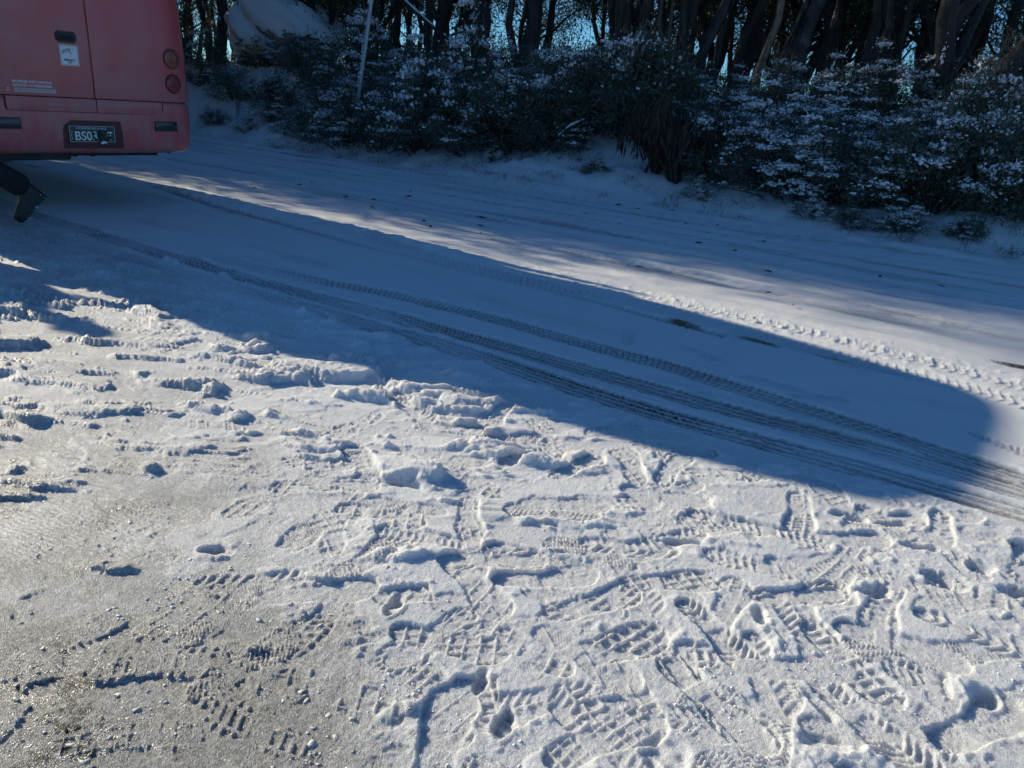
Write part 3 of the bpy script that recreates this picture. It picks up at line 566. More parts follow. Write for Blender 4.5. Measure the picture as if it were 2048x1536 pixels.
# stickers, handle and print on the left rear panel
sy = rear_y(-.1)-.007
hn = MB().box(-.188, -.036, sy-.016, sy, 1.342, 1.425, .012).build('exit_handle', M['black'], bus); MB().box(-.165, -.06, sy-.020, sy-.0165, 1.360, 1.395, .003).build('handle_flap', M['seam'], hn)
st = MB().box(-.172, -.030, sy-.0015, sy, 1.172, 1.325).build('exit_sticker', M['sticker'], bus)
b_ = MB()
for x0, x1, z0, z1 in ((-.166, -.036, 1.317, 1.319), (-.166, -.036, 1.178, 1.180), (-.168, -.166, 1.178, 1.319), (-.036, -.034, 1.178, 1.319)): b_.box(x0, x1, sy-.0024, sy-.0018, z0, z1)
b_.build('sticker_border', M['ink'], st)
text('EMERGENCY', .020, (-.145, sy-.003, 1.208), st, M['ink'], width=.088, bold=.0003); text('EXIT', .020, (-.116, sy-.003, 1.190), st, M['ink'], width=.032, bold=.0003)
g_ = MB(); ln = lambda x0, z0, x1, z1, r=.0018: g_.tube([(x0, sy-.003, z0), (x1, sy-.003, z1)], r, 5)
for sg in ((-.152, 1.262, -.148, 1.285), (-.148, 1.285, -.095, 1.302), (-.095, 1.302, -.092, 1.284), (-.092, 1.284, -.152, 1.262), (-.150, 1.275, -.095, 1.294), (-.100, 1.284, -.086, 1.262), (-.086, 1.262, -.082, 1.268), (-.078, 1.295, -.066, 1.295), (-.066, 1.295, -.070, 1.298), (-.066, 1.295, -.070, 1.291)): ln(*sg)
g_.build('exit_pictogram', M['ink'], st)
MB().lathe([(.012, 0), (.012, .004), (.007, .006)], (-.155, sy+.002, 1.482), (0, -1, 0), 14).build('lock', M['steel'], bus)
ty = rear_y(-.4)-.0068
text('MAXIMUM SAFE CARRYING', .026, (-.545, ty-.002, 1.024), bus, M['white'], 'capacity_lettering', width=.285, bold=.0004); text('CAPACITY 34 PASSENGERS', .026, (-.545, ty-.002, .996), bus, M['white'], 'capacity_lettering', width=.285, bold=.0004)
tp = MB().box(-.541, -.235, ty-.002, ty-.0005, .956, .985).build('reflective_tape', M['greyprint'], bus); g_ = MB(); rnd = random.Random(2); x = -.535
while x < -.245:
    k = rnd.random(); w_ = .004+.008*rnd.random(); g_.tube([(x, ty-.003, .960), (x+(w_ if k < .6 else 0), ty-.003, .981)], .0013, 4); 
    if k > .5: g_.tube([(x, ty-.003, .981), (x+w_, ty-.003, .966)], .0013, 4)
    x += w_+.005
g_.build('tape_marks', M['red'], tp)
g_ = MB()
for k in range(3):
    a = R_(90+120*k); g_.tube([(-.582+.004*math.cos(a), ty-.003, .970+.004*math.sin(a)), (-.582+.016*math.cos(a), ty-.003, .970+.016*math.sin(a))], [.0022, .006], 6)
g_.build('emblem', M['white'], bus)
# beneath: floor, flap, exhaust, hooks, wheels
MB().box(-1.15, .78, .35, 9.6, .44, .60, .02).build('underbody', M['under'], bus); MB().box(-1.2, -.147, .07, .12, .435, .55, .01).build('rear_flap', M['under'], bus)
MB().tube([(.70, .9, .55), (.70, .3, .54), (.715, .08, .525)], [.035, .035, .04], 14).build('exhaust', M['under'], bus, True); MB().tube([(.62, .09, .53), (.80, .09, .53)], .022, 8).build('exhaust_bracket', M['under'], bus, True)
for u in (-.128, .014):
    MB().tube([(u+.030*math.cos(t)*1.1, .05+.006*math.sin(t*2), .497+.028*math.sin(t)) for t in np.linspace(-2.7, 2.4, 12)], .006, 6).build('tow_hook', M['under'], bus, True)
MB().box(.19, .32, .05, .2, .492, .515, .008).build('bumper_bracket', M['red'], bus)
for sx in (-1, 1):
    for y in (4.3, 8.8):
        cx = BC+sx*(BW-.17)
        wh = MB().lathe([(.20, -.11), (.33, -.11), (.37, -.085), (.375, 0), (.37, .085), (.33, .11), (.20, .11)], (cx, y, .375), (1, 0, 0), 32).build('wheel', M['rubber'], bus, True); MB().lathe([(.19, -.09), (.20, .112), (.12, .06), (.05, .09), (.04, .11)], (cx, y, .375), (sx, 0, 0), 24).build('rim', M['steel'], wh, True)
for sx in (-1, 1):
    X0 = BC+sx*(BW-.05)
    for k in range(7):
        y0 = 1.0+1.2*k; MB().box(min(X0, X0+sx*.032), max(X0, X0+sx*.032), y0, y0+1.05, 1.45, 2.25, .008).build('side_window', M['glass'], bus)
    ar = MB().tube([(BC+sx*(BW-.1), 10.0, 2.2), (BC+sx*(BW+.12), 10.25, 2.2), (BC+sx*(BW+.18), 10.3, 1.95)], .018, 6).build('mirror', M['black'], bus, True); MB().box(BC+sx*(BW+.18)-.10, BC+sx*(BW+.18)+.10, 10.26, 10.34, 1.6, 1.95, .02).build('mirror_housing', M['black'], ar)
MB().box(BC-.95, BC+.95, 10.13, 10.19, 1.35, 2.3, .01).build('windscreen', M['glass'], bus)

# ------------------------------------------------------------------ people beside the bus
def skin_obj(name, verts, edges, radii, mat, parent, root=0, sub=2):
    me = bpy.data.meshes.new(name); me.from_pydata([tuple(v) for v in verts], edges, []); me.update(); o = link(name, me, mat, parent)
    o.modifiers.new('skin', 'SKIN').use_smooth_shade = True; ss = o.modifiers.new('sub', 'SUBSURF'); ss.levels = sub; ss.render_levels = sub
    for i, r in enumerate(radii):
        sv = me.skin_vertices[0].data[i]; sv.radius = (r, r) if not hasattr(r, '__len__') else r; sv.use_root = (i == root)
    return o
def chain(vs, es, rs_, start, pts):
    """append a chain of (x, y, z, radius) to a skeleton, from vertex start"""
    prev = start
    for p in pts:
        vs.append(p[:3]); rs_.append(p[3])
        if prev is not None: es.append((prev, len(vs)-1))
        prev = len(vs)-1
    return prev
def hand(vs, es, rs_, wrist, d, side):
    """palm and five bent fingers hanging from the wrist, fingers along d"""
    w0 = Vector(vs[wrist]); d = Vector(d).normalized(); s_ = Vector((0, 1, 0)).cross(d); s_ = Vector((1, 0, 0)) if s_.length < .2 else s_.normalized(); palm = chain(vs, es, rs_, wrist, [(*(w0+d*.05), .026)])
    for k, L_ in enumerate((.070, .080, .075, .060)):
        b = w0+d*.085+s_*(.030-.02*k); chain(vs, es, rs_, palm, [(*b, .011), (*(b+d*L_*.5+Vector((0, .006, 0))*side), .0095), (*(b+d*L_*.9+Vector((0, .022, 0))*side), .0085)])
    b = w0+d*.045+s_*.040; chain(vs, es, rs_, palm, [(*b, .012), (*(b+d*.03+s_*.012), .0105), (*(b+d*.055+s_*.006), .009)])
def make_boot(parent, toe, heel, up_hint, side):
    """boot from toe tip to heel, both at sole level"""
    t = Vector(toe); h_ = Vector(heel); fx = (t-h_).normalized(); uz = Vector(up_hint); uz = (uz-fx*uz.dot(fx)).normalized(); ry = uz.cross(fx); Lb = (t-h_).length
    Pm = lambda a, b, c: t-fx*(Lb*(1-a))+ry*b+uz*c
    prof = [(0, .030), (.06, .036), (.25, .037), (.45, .036), (.65, .047), (.82, .050), (.93, .042), (1.0, .015)]
    mb = MB(); so = [Pm(a, b, 0) for a, b in prof]+[Pm(a, -b, 0) for a, b in reversed(prof)]; n = len(so); top = [p+uz*.032 for p in so]
    mb.add(so+top, [tuple(range(n-1, -1, -1)), tuple(range(n, 2*n))]+[(k, (k+1) % n, n+(k+1) % n, n+k) for k in range(n)])
    for a in np.linspace(.05, .93, 11):                          # lugs
        b = np.interp(a, [p[0] for p in prof], [p[1] for p in prof])
        for s_ in (-1, 1):
            c = [Pm(a-.025, s_*b*.15, 0), Pm(a+.025, s_*b*.15, 0), Pm(a+.025, s_*b*1.04, 0), Pm(a-.025, s_*b*1.04, 0)]; mb.add(c+[p-uz*.010 for p in c], [(0, 1, 2, 3), (7, 6, 5, 4), (0, 4, 5, 1), (1, 5, 6, 2), (2, 6, 7, 3), (3, 7, 4, 0)])
    rings = []
    for (a, hw, c0, hgt) in ((.0, .030, .03, .10), (.05, .036, .03, .20)): pass
    sec = [(.02, .030, .20), (.10, .040, .235), (.22, .042, .235), (.34, .042, .21), (.44, .040, .135), (.60, .045, .100), (.78, .046, .083), (.92, .038, .068), (.985, .020, .050)]
    vs = []; m_ = 12
    for a, b, hh in sec:
        for k in range(m_):
            q = math.pi*k/(m_-1); vs.append(Pm(a, b*math.cos(q)*(1 if hh < .15 else .95), .028+(hh-.028)*math.sin(q)**.6))
    up = MB().add(vs, [(i*m_+k, i*m_+k+1, (i+1)*m_+k+1, (i+1)*m_+k) for i in range(len(sec)-1) for k in range(m_-1)]+[tuple(range(m_)), tuple((len(sec)-1)*m_+k for k in range(m_))])
    bo = up.build('boot', M['boot'], parent, True); mb.build('sole', M['boot'], bo)
    rs = np.random.RandomState(4); pts = []
    for _ in range(42):
        a = rs.rand(); b = np.interp(a, [p[0] for p in prof], [p[1] for p in prof])*(rs.rand()*2-1); pts.append(Pm(a, b, -.006+.004*rs.rand()) if rs.rand() < .75 else Pm(rs.rand()*.12, b, .03+.05*rs.rand()))
    V, Fq = blobs(np.array(pts), .003+.009*rs.rand(len(pts))**2, rs, .8); link('snow_on_boot', mesh_np('snow_on_boot', V, Fq, True), M['snow'], bo)['kind'] = 'stuff'
    return bo
def person(name, label, loc, heading, stride, jacket, bulk=1.0):
    p = empty(name, loc, heading); tag(p, label, 'person')        # local +x is forward
    if stride:
        hip = .88; RK, RA, RT, RH = (-.24, -.10, .50), (-.61, -.10, .262), (-.505, -.10, .012), (-.715, -.10, .215)
        LK, LA, LT, LH = (.22, .10, .50), (.36, .10, .10), (.55, .10, .03), (.27, .10, .0)
    else:
        hip = .90; RK, RA, RT, RH = (.03, -.12, .48), (-.02, -.13, .10), (.20, -.16, 0), (-.09, -.13, 0); LK, LA, LT, LH = (.02, .12, .48), (-.02, .12, .10), (.19, .15, 0), (-.09, .12, 0)
    sh = hip+.54
    vs, es, rr = [], [], []; pv = chain(vs, es, rr, None, [(0, 0, hip, .13)]); ch = chain(vs, es, rr, pv, [(.0, 0, hip+.20, .125), (.02, 0, hip+.40, .15), (.02, 0, sh, .10)]); nk = chain(vs, es, rr, ch, [(.03, 0, sh+.06, .055), (.04, 0, sh+.12, .058), (.05, 0, sh+.20, .088), (.05, 0, sh+.28, .085)])
    for s_, K, A_ in ((-1, RK, RA), (1, LK, LA)): chain(vs, es, rr, pv, [(0, s_*.10, hip-.04, .10), (*K, .062), (*A_, .045)])
    for s_ in (-1, 1):
        sw = (.16*s_ if stride else .04); wr = chain(vs, es, rr, ch, [(.02, s_*.19, sh-.02, .058), (-.01-sw*.3, s_*.24, sh-.30, .042), (.06+sw, s_*.25, sh-.54, .030)]); hand(vs, es, rr, wr, (.1+sw, 0, -.9), -s_)
    skin_obj('body', vs, es, rr, M['skin'], p)
    vs, es, rr = [], [], []; pv = chain(vs, es, rr, None, [(0, 0, hip+.06, .15)])
    for s_, K, A_ in ((-1, RK, RA), (1, LK, LA)): chain(vs, es, rr, pv, [(0, s_*.10, hip-.05, .115), (K[0]*.5, s_*.105, (hip+K[2])/2, .105), (*K, .095), ((K[0]+A_[0])/2, K[1], (K[2]+A_[2])/2, .092), (A_[0]*.97+K[0]*.03, A_[1], A_[2]*.98+.0, .098)])
    skin_obj('trousers', vs, es, rr, M['trouser'], p)
    vs, es, rr = [], [], []; pv = chain(vs, es, rr, None, [(0, 0, hip-.02, .17)]); ch = chain(vs, es, rr, pv, [(0, 0, hip+.2, .16), (.02, 0, hip+.40, .185), (.02, 0, sh+.02, .13)]); chain(vs, es, rr, ch, [(.03, 0, sh+.09, .075)])
    for s_ in (-1, 1):
        sw = (.16*s_ if stride else .04); chain(vs, es, rr, ch, [(.02, s_*.19, sh-.02, .088), (-.01-sw*.3, s_*.25, sh-.30, .068), (.05+sw*.85, s_*.255, sh-.51, .055)])
    rr = [r*bulk for r in rr]; skin_obj('jacket', vs, es, rr, jacket, p)
    vs, es, rr = [], [], []; chain(vs, es, rr, None, [(.035, 0, sh+.25, .096), (.035, 0, sh+.33, .086)]); skin_obj('beanie', vs, es, rr, M['trouser'], p)
    fc = MB()
    for s_ in (-1, 1): MB().lathe([(.012, 0), (.008, .008)], (.128, s_*.032, sh+.215), (1, 0, 0), 10).build('eye', M['ink'], p)
    MB().tube([(.132, 0, sh+.215), (.158, 0, sh+.18), (.135, 0, sh+.175)], [.008, .013, .01], 8).build('nose', M['skin'], p, True); MB().tube([(.125, -.025, sh+.14), (.135, 0, sh+.138), (.125, .025, sh+.14)], .006, 6).build('mouth', M['red'], p)
    for s_ in (-1, 1): MB().lathe([(.010, -.02), (.026, 0), (.018, .012)], (.045, s_*.088, sh+.205), (0, s_, 0), 12).build('ear', M['skin'], p, True)
    make_boot(p, RT, RH, (-.7, 0, .7) if stride else (0, 0, 1), -1); make_boot(p, LT, LH, (0, 0, 1), 1)
    return p
hd = Vector((-.58, -.81)).normalized(); ha = math.atan2(hd.y, hd.x)
tx, ty_ = gnd(15, 440)
ox = tx-(-.505*math.cos(ha)-(-.10)*math.sin(ha)); oy = ty_-(-.505*math.sin(ha)+(-.10)*math.cos(ha))
nb = np.array([.809, -.588])*.22
person('person', 'person in dark trousers and black boots stepping past the back of the bus', (ox+nb[0], oy+nb[1], .0), ha, True, M['jacket'])
person('person', 'person standing out of view whose shadow falls at the left edge of the picture', (-5.75, 5.66, 0), R_(-31), False, M['trouser'], 1.3)

# ------------------------------------------------------------------ vegetation
def leaf_quads(P, D, L, W, rs, sag=.15):
    """P bases, D directions, L lengths, W widths -> one folded rhombus for each leaf"""
    n = len(P); D = D/np.linalg.norm(D, axis=1, keepdims=True); r = rs.randn(n, 3); S = np.cross(D, r); S /= np.linalg.norm(S, axis=1, keepdims=True)+1e-9
    mid = P+D*(L*.45)[:, None]; tip = P+D*L[:, None]; tip[:, 2] -= L*sag
    V = np.stack([P, mid+S*(W*.5)[:, None], tip, mid-S*(W*.5)[:, None]], 1); Fq = np.arange(n*4).reshape(n, 4); return V.reshape(-1, 3), Fq
def shrub_proto(seed, nclump=95, leaves=85, snow=.5, skirt=.25, leaf_len=.055):
    """a dome of leafy clumps, about 1 high and 1 in radius -> (stem mesh, foliage mesh, snow mesh)"""
    rs = np.random.RandomState(seed); st = MB(); Cn = []; out = []
    lob = rs.rand(5)*6.28
    for i in range(nclump):
        a = rs.rand()*6.28; el = math.asin(rs.rand()**.8); r = .45+.55*rs.rand()**.5
        rr = r*(.72+.20*math.sin(2*a+lob[0])+.14*math.sin(3*a+lob[1])); hh = r*(.82+.16*math.sin(2*a+lob[2])+.15*math.sin(4*a+lob[3]))
        Cn.append((rr*math.cos(el)*math.cos(a), rr*math.cos(el)*math.sin(a), .06+hh*math.sin(el)+(.12*rs.rand() if rs.rand() < .25 else 0))); out.append(r)
    Cn = np.array(Cn); out = np.array(out)
    for i in range(9):                       # bare shoots standing clear of the leaves
        a = rs.rand()*6.28; r = .5*rs.rand(); b = Vector((r*.4*math.cos(a), r*.4*math.sin(a), .1)); e = Vector((r*1.1*math.cos(a), r*1.1*math.sin(a), .95+.35*rs.rand())); mdl = b.lerp(e, .6)+Vector((rs.randn()*.05, rs.randn()*.05, 0)); st.tube([b, mdl, e], [.010, .006, .002], 4); e2 = mdl+Vector((rs.randn()*.2, rs.randn()*.2, .22)); st.tube([mdl, e2], [.005, .002], 4)
    for i in range(0, nclump, 3):
        c = Vector(Cn[i]); b = Vector((c.x*.12, c.y*.12, -.1)); mdl = b.lerp(c, .55)+Vector((rs.randn()*.05, rs.randn()*.05, .04)); st.tube([b, mdl, c], [.012, .008, .003], 5)
    nl = nclump*leaves; ci = np.repeat(np.arange(nclump), leaves); cc = Cn[ci]; spread = rs.randn(nl, 3)*np.array([.085, .085, .065]); P = cc+spread
    outd = cc*np.array([1, 1, .8]); outd /= np.linalg.norm(outd, axis=1, keepdims=True)+1e-9; D = outd*.7+np.array([0, 0, .35])+rs.randn(nl, 3)*.6
    L = leaf_len*(.6+.8*rs.rand(nl)); W = L*(.22+.12*rs.rand(nl)); V, Fq = leaf_quads(P, D, L, W, rs); fol = mesh_np('shrub_foliage', V, Fq)
    # snow lies on clumps open to the sky, in patches
    pat = fbm(Cn[:, 0]*1.0+seed*3.1, Cn[:, 1]*1.0+Cn[:, 2]*.6, 1.5, 2, seed); expo = np.clip((out-.55)/.3, 0, 1)*(.35+.65*np.clip(Cn[:, 2]/.6, 0, 1)); pr_ = np.clip(expo*(snow-.12+2.0*pat), 0, 1); pr_ = sstep(.04, .68, pr_)
    BP_, BS_ = [], []
    for i in range(nclump):
        k = int(pr_[i]*60)
        for _ in range(k):
            q = Cn[i]+rs.randn(3)*np.array([.062, .062, .020])+np.array([0, 0, .045]); BP_.append(q); BS_.append(.006+.026*rs.rand()**2.2)
    if not BP_: BP_, BS_ = [Cn[0]], [.01]
    V1, F1 = blobs(np.array(BP_), np.array(BS_), rs, .62, .5)
    keep = (rs.rand(nl) < .22*pr_[ci]+.01*snow) & (spread[:, 2] > -.03); P2 = P[keep]+np.array([0, 0, .006]); D2 = D[keep]*np.array([1, 1, .4]); V2, F2 = leaf_quads(P2, D2, L[keep]*.8, W[keep]*1.9, rs, .05)
    V = np.concatenate([V1, V2]); tri = np.concatenate([F1, F2[:, :3]+len(V1), F2[:, [0, 2, 3]]+len(V1)]); sm = mesh_np('shrub_snow', V, tri)
    bm_ = bpy.data.meshes.new('shrub_stems'); bm_.from_pydata(st.v, [], st.f); bm_.update(); bm_.materials.append(M['twig']); fol.materials.append(M['leaf']); sm.materials.append(M['snowfine'])
    return bm_, fol, sm
SHRUBS = [shrub_proto(101, snow=.10, nclump=105), shrub_proto(102, snow=.28), shrub_proto(103, snow=.42, leaf_len=.05), shrub_proto(104, snow=.62, leaf_len=.045), shrub_proto(105, snow=.18, leaf_len=.07, leaves=65), shrub_proto(106, snow=.85, nclump=70, leaves=60, leaf_len=.045)]
def shrub(px, m, size, kind, label, group, tall=1.0):
    x, y = col_at(px, m-.42); z = terr(x, y); o = empty('shrub', (x, y, z-.04), random.random()*6.28); size *= (1.22 if 560 < px < 1300 and size > .6 else 1.06); tall = tall*(random.choice((.75, .9, 1.0, 1.15, 1.4)) if size > .6 else 1); o.scale = (size, size*random.uniform(.9, 1.1), size*tall)
    for nm, me in zip(('stems', 'foliage', 'snow_cover'), SHRUBS[kind]): q = link(nm, me, None, o); q['kind'] = 'stuff'
    if group: tag(o, label, 'shrub', group)
    else: tag(o, label, 'shrub')
    return o
ORD = ['first', 'second', 'third', 'fourth', 'fifth', 'sixth', 'seventh', 'eighth', 'ninth', 'tenth', 'eleventh', 'twelfth', 'thirteenth', 'fourteenth', 'fifteenth', 'sixteenth', 'seventeenth', 'eighteenth', 'nineteenth', 'twentieth', 'twenty-first', 'twenty-second']
SNOWY = {0: 'dark green shrub with hardly any snow', 1: 'dark shrub dusted with snow', 2: 'shrub patched with snow', 3: 'shrub thickly covered in snow', 4: 'long-leaved dark shrub', 5: 'low shrub nearly white with snow'}
front = [(618, 10.25, .75, 1), (690, 10.15, .85, 1), (765, 10.2, .85, 2), (842, 10.3, .95, 2), (925, 10.5, .95, 1), (1005, 10.5, .90, 4), (1085, 10.8, .8, 0), (1180, 11.6, .80, 1), (1265, 11.8, .95, 0), (1425, 10.7, .90, 0), (1510, 10.45, .90, 2), (1590, 10.4, .95, 3), (1675, 10.4, .95, 2), (1765, 10.35, .95, 2), (1855, 10.4, .95, 4), (1950, 10.6, .80, 4), (2040, 10.7, .9, 0)]
for i, (px, m, sz, k) in enumerate(front): shrub(px, m, sz, k, '%s, %s from bus along the road' % (SNOWY[k], ORD[i]), 'shrubs along the foot of the bank', .95)
px = 470; i = 0; rnd = random.Random(8)
while px < 2110:
    k = rnd.choice((0, 1, 1, 2)) if px < 1000 else (rnd.choice((0, 0, 1, 1)) if px < 1400 else rnd.choice((1, 2, 3, 3, 2)))
    shrub(px, 11.7+rnd.uniform(-.25, .25), rnd.uniform(.8, 1.05)*(.75 if px < 560 else 1), k, '%s, %s from bus in the middle row' % (SNOWY[k], ORD[i]), 'shrubs halfway up the bank'); px += rnd.uniform(76, 100); i += 1
px = 415; i = 0
while px < 2120:
    k = rnd.choice((0, 1, 1, 2)) if px < 1400 else rnd.choice((1, 2, 2, 3)); sz = rnd.uniform(.85, 1.1)
    shrub(px, 13.2+rnd.uniform(-.3, .3), sz*.86, k, '%s, %s from bus below the trees' % (SNOWY[k], ORD[i]), 'shrubs at the feet of the trees'); px += rnd.uniform(84, 110); i += 1
for px, m, sz, k, lb in [(430, 10.5, .42, 1, 'knee-high shrub on the open snow slope just beside the bus'), (498, 10.35, .45, 5, 'low snow-caked shrub on the slope between the bus and the shrub row'), (412, 12.0, .6, 1, 'shrub at the foot of the leftmost visible trunk'), (548, 10.9, .5, 2, 'small snowy shrub left of the row along the road'),
                         (1190, 10.15, .26, 0, 'tiny upright dark plant alone on the white bank'), (1395, 9.95, .3, 5, 'low mound of snowy twigs under the brown dead bush'), (1620, 9.85, .34, 5, 'low snow-laden clump at the road edge'), (1800, 9.8, .38, 3, 'snow-clotted clump hanging over the road edge'), (1700, 9.75, .28, 1, 'small dark clump poking from the bank snow'), (1930, 9.9, .3, 4, 'sparse low plant on the white bank at the far right'), (985, 10.0, .25, 5, 'ankle-high snowy tuft below the long-leaved shrub')]:
    shrub(px, m, sz, k, lb, None, .85)

# gum trees: several stems from one foot, limbs, hanging leaf clumps
def tree_meshes(stems, height, seed, leaves=70, low=.35, limb_n=6, leaf_len=.12, crown_r=.55, dens=1.0, girth=1.0):
    """stems: (dx, dy lean per metre, radius) -> trunk builder, crown mesh, surface points for snow and bark"""
    rs = np.random.RandomState(seed); tr = MB(); clumps = []; surf = []
    for si, (lx, ly, r0) in enumerate(stems):
        h_ = height*(.82+.25*rs.rand()); nseg = 14; pts = []; rad = []; ph = rs.rand(4)*6.28; a0 = rs.rand()*6.28; foot = Vector((math.cos(a0), math.sin(a0), 0))*(r0*.9 if len(stems) > 1 else 0)
        for k in range(nseg+1):
            t = k/nseg; z = h_*t**1.15; wob = .17*min(1, z/1.2); pts.append(foot+Vector((1.35*lx*z*(1+.12*t)+.03*z+wob*math.sin(z*.9+ph[0])+wob*.5*math.sin(z*2.3+ph[1]), ly*z*(1+.12*t)+wob*math.sin(z*.8+ph[2])+wob*.5*math.sin(z*2.1+ph[3]), z-.15)))
            rad.append(.98*girth*r0*((1-t)**.75*.92+.08)*(1+.55*math.exp(-z*3.2)))
        tr.tube(pts, rad, 11, True, .16, seed+si)
        for k in range(1, nseg): surf.append((pts[k], rad[k], (pts[k+1]-pts[k-1]).normalized()))
        for _ in range(limb_n):
            t = low+(1-low)*rs.rand()*.95; k = min(int(t**(1/1.15)*nseg), nseg-1); b = pts[k].lerp(pts[k+1], rs.rand()); a = rs.rand()*6.28; ll = height*(.12+.16*rs.rand())*(1.15-.6*t); up = .35+.5*rs.rand()
            d = Vector((math.cos(a), math.sin(a), up)).normalized(); e = b+d*ll; md = b+d*ll*.5+Vector((0, 0, .08*ll)); q = b+d*ll*.25+Vector((rs.randn(), rs.randn(), 0))*.05*ll; r1 = rad[k]*.42
            tr.tube([b, q, md, e], [r1, r1*.8, r1*.55, r1*.22], 6, True, .1, seed)
            for _2 in range(3):
                dd = Vector((rs.randn(), rs.randn(), rs.rand()*.8)).normalized(); ee = md.lerp(e, rs.rand())+dd*ll*.45; tr.tube([md.lerp(e, .5), md.lerp(e, .6)+dd*ll*.2, ee], [r1*.3, r1*.2, r1*.08], 5); clumps.append(ee)
            clumps.append(e)
        clumps.append(pts[-1]); clumps.append(pts[-2])
    Cn = np.array([tuple(c) for c in clumps]); reps = max(1, int(round(dens*2))); Cn = np.concatenate([Cn+rs.randn(len(Cn), 3)*crown_r*.55 for _ in range(reps)])
    n = len(Cn)*leaves; ci = np.repeat(np.arange(len(Cn)), leaves); P = Cn[ci]+rs.randn(n, 3)*crown_r*np.array([.42, .42, .34]); D = rs.randn(n, 3)*np.array([.8, .8, .5])+np.array([0, 0, -.45]); L = leaf_len*(.6+.7*rs.rand(n)); W = L*(.20+.08*rs.rand(n))
    V, Fq = leaf_quads(P, D, L, W, rs, .2); cm = mesh_np('tree_crown', V, Fq); cm.materials.append(M['gum']); return tr, cm, surf
def trunk_mesh(tr, mat):
    me = bpy.data.meshes.new('tree_trunk'); me.from_pydata(tr.v, [], tr.f); me.update(); me.polygons.foreach_set('use_smooth', [True]*len(me.polygons)); me.materials.append(mat); return me
def on_trunk(surf, n, rs, side, zmax=4.2, spread=1.1):
    """points on the trunk surface, gathered on the side facing `side`"""
    S = [s for s in surf if s[0].z < zmax]; P, Nn, T = [], [], []; nc = n if spread > 2 else max(4, n//34)
    seeds = [(S[rs.randint(len(S))], math.atan2(side[1], side[0])+rs.randn()*spread*.5, rs.rand()-.5) for _ in range(nc)]
    for _ in range(n):
        (p, r, t), a, o_ = seeds[rs.randint(nc)]; a = a+rs.randn()*.22; d = Vector((math.cos(a), math.sin(a), 0)); d = (d-t*d.dot(t)).normalized(); P.append(p+t*(o_*.5+rs.randn()*.10)+d*r); Nn.append(d); T.append(t)
    return P, Nn, T
def gum_tree(px, m, label, stems, height=8.5, seed=0, bark='bark', snow=0, ribbons=0, group=None, **kw):
    x, y = col_at(px, m); z = terr(x, y); tr, cm, surf = tree_meshes(stems, height, seed, **kw); o = empty('gum_tree', (x, y, z)); tag(o, label, 'tree', group)
    link('trunk', trunk_mesh(tr, M[bark]), None, o); link('crown', cm, None, o); rs = np.random.RandomState(seed+5)
    if snow:
        P, Nn, T = on_trunk(surf, snow*5, rs, (-.35, -.94)); P = np.array([tuple(p-n_*.004) for p, n_ in zip(P, Nn)]); S = .006+.014*rs.rand(len(P))**2; V, Fq = blobs(P, S, rs, 1.5, .6)
        link('snow_plaster', mesh_np('snow_plaster', V, Fq, True), M['snow'], o)['kind'] = 'stuff'
    if ribbons:
        P, Nn, T = on_trunk(surf, ribbons, rs, (0, -1), 5, 3.0); vs, fs = [], []
        for p, n_, t in zip(P, Nn, T):
            w_ = .008+.016*rs.rand(); L_ = .25+.7*rs.rand(); sd_ = t.cross(n_).normalized()*w_; q = p+n_*.01; b = len(vs); cur = rs.randn()*.08
            for k in range(5):
                f_ = k/4; c = q-t*L_*f_+n_*(.03+.10*rs.rand())*f_*f_+sd_*cur*k; vs += [tuple(c-sd_*(1-.5*f_)), tuple(c+sd_*(1-.5*f_))]
            fs += [(b+2*k, b+2*k+1, b+2*k+3, b+2*k+2) for k in range(4)]
        me = bpy.data.meshes.new('bark_ribbons'); me.from_pydata(vs, [], fs); me.update(); link('bark_ribbons', me, M['bark2'], o)['kind'] = 'stuff'
    return o
fan = lambda n, s, r, rs=random.Random(31): [(s*(2*(i+.5)/n-1)+rs.uniform(-.05, .05), rs.uniform(-.10, .12), r*rs.uniform(.7, 1.15)) for i in range(n)]
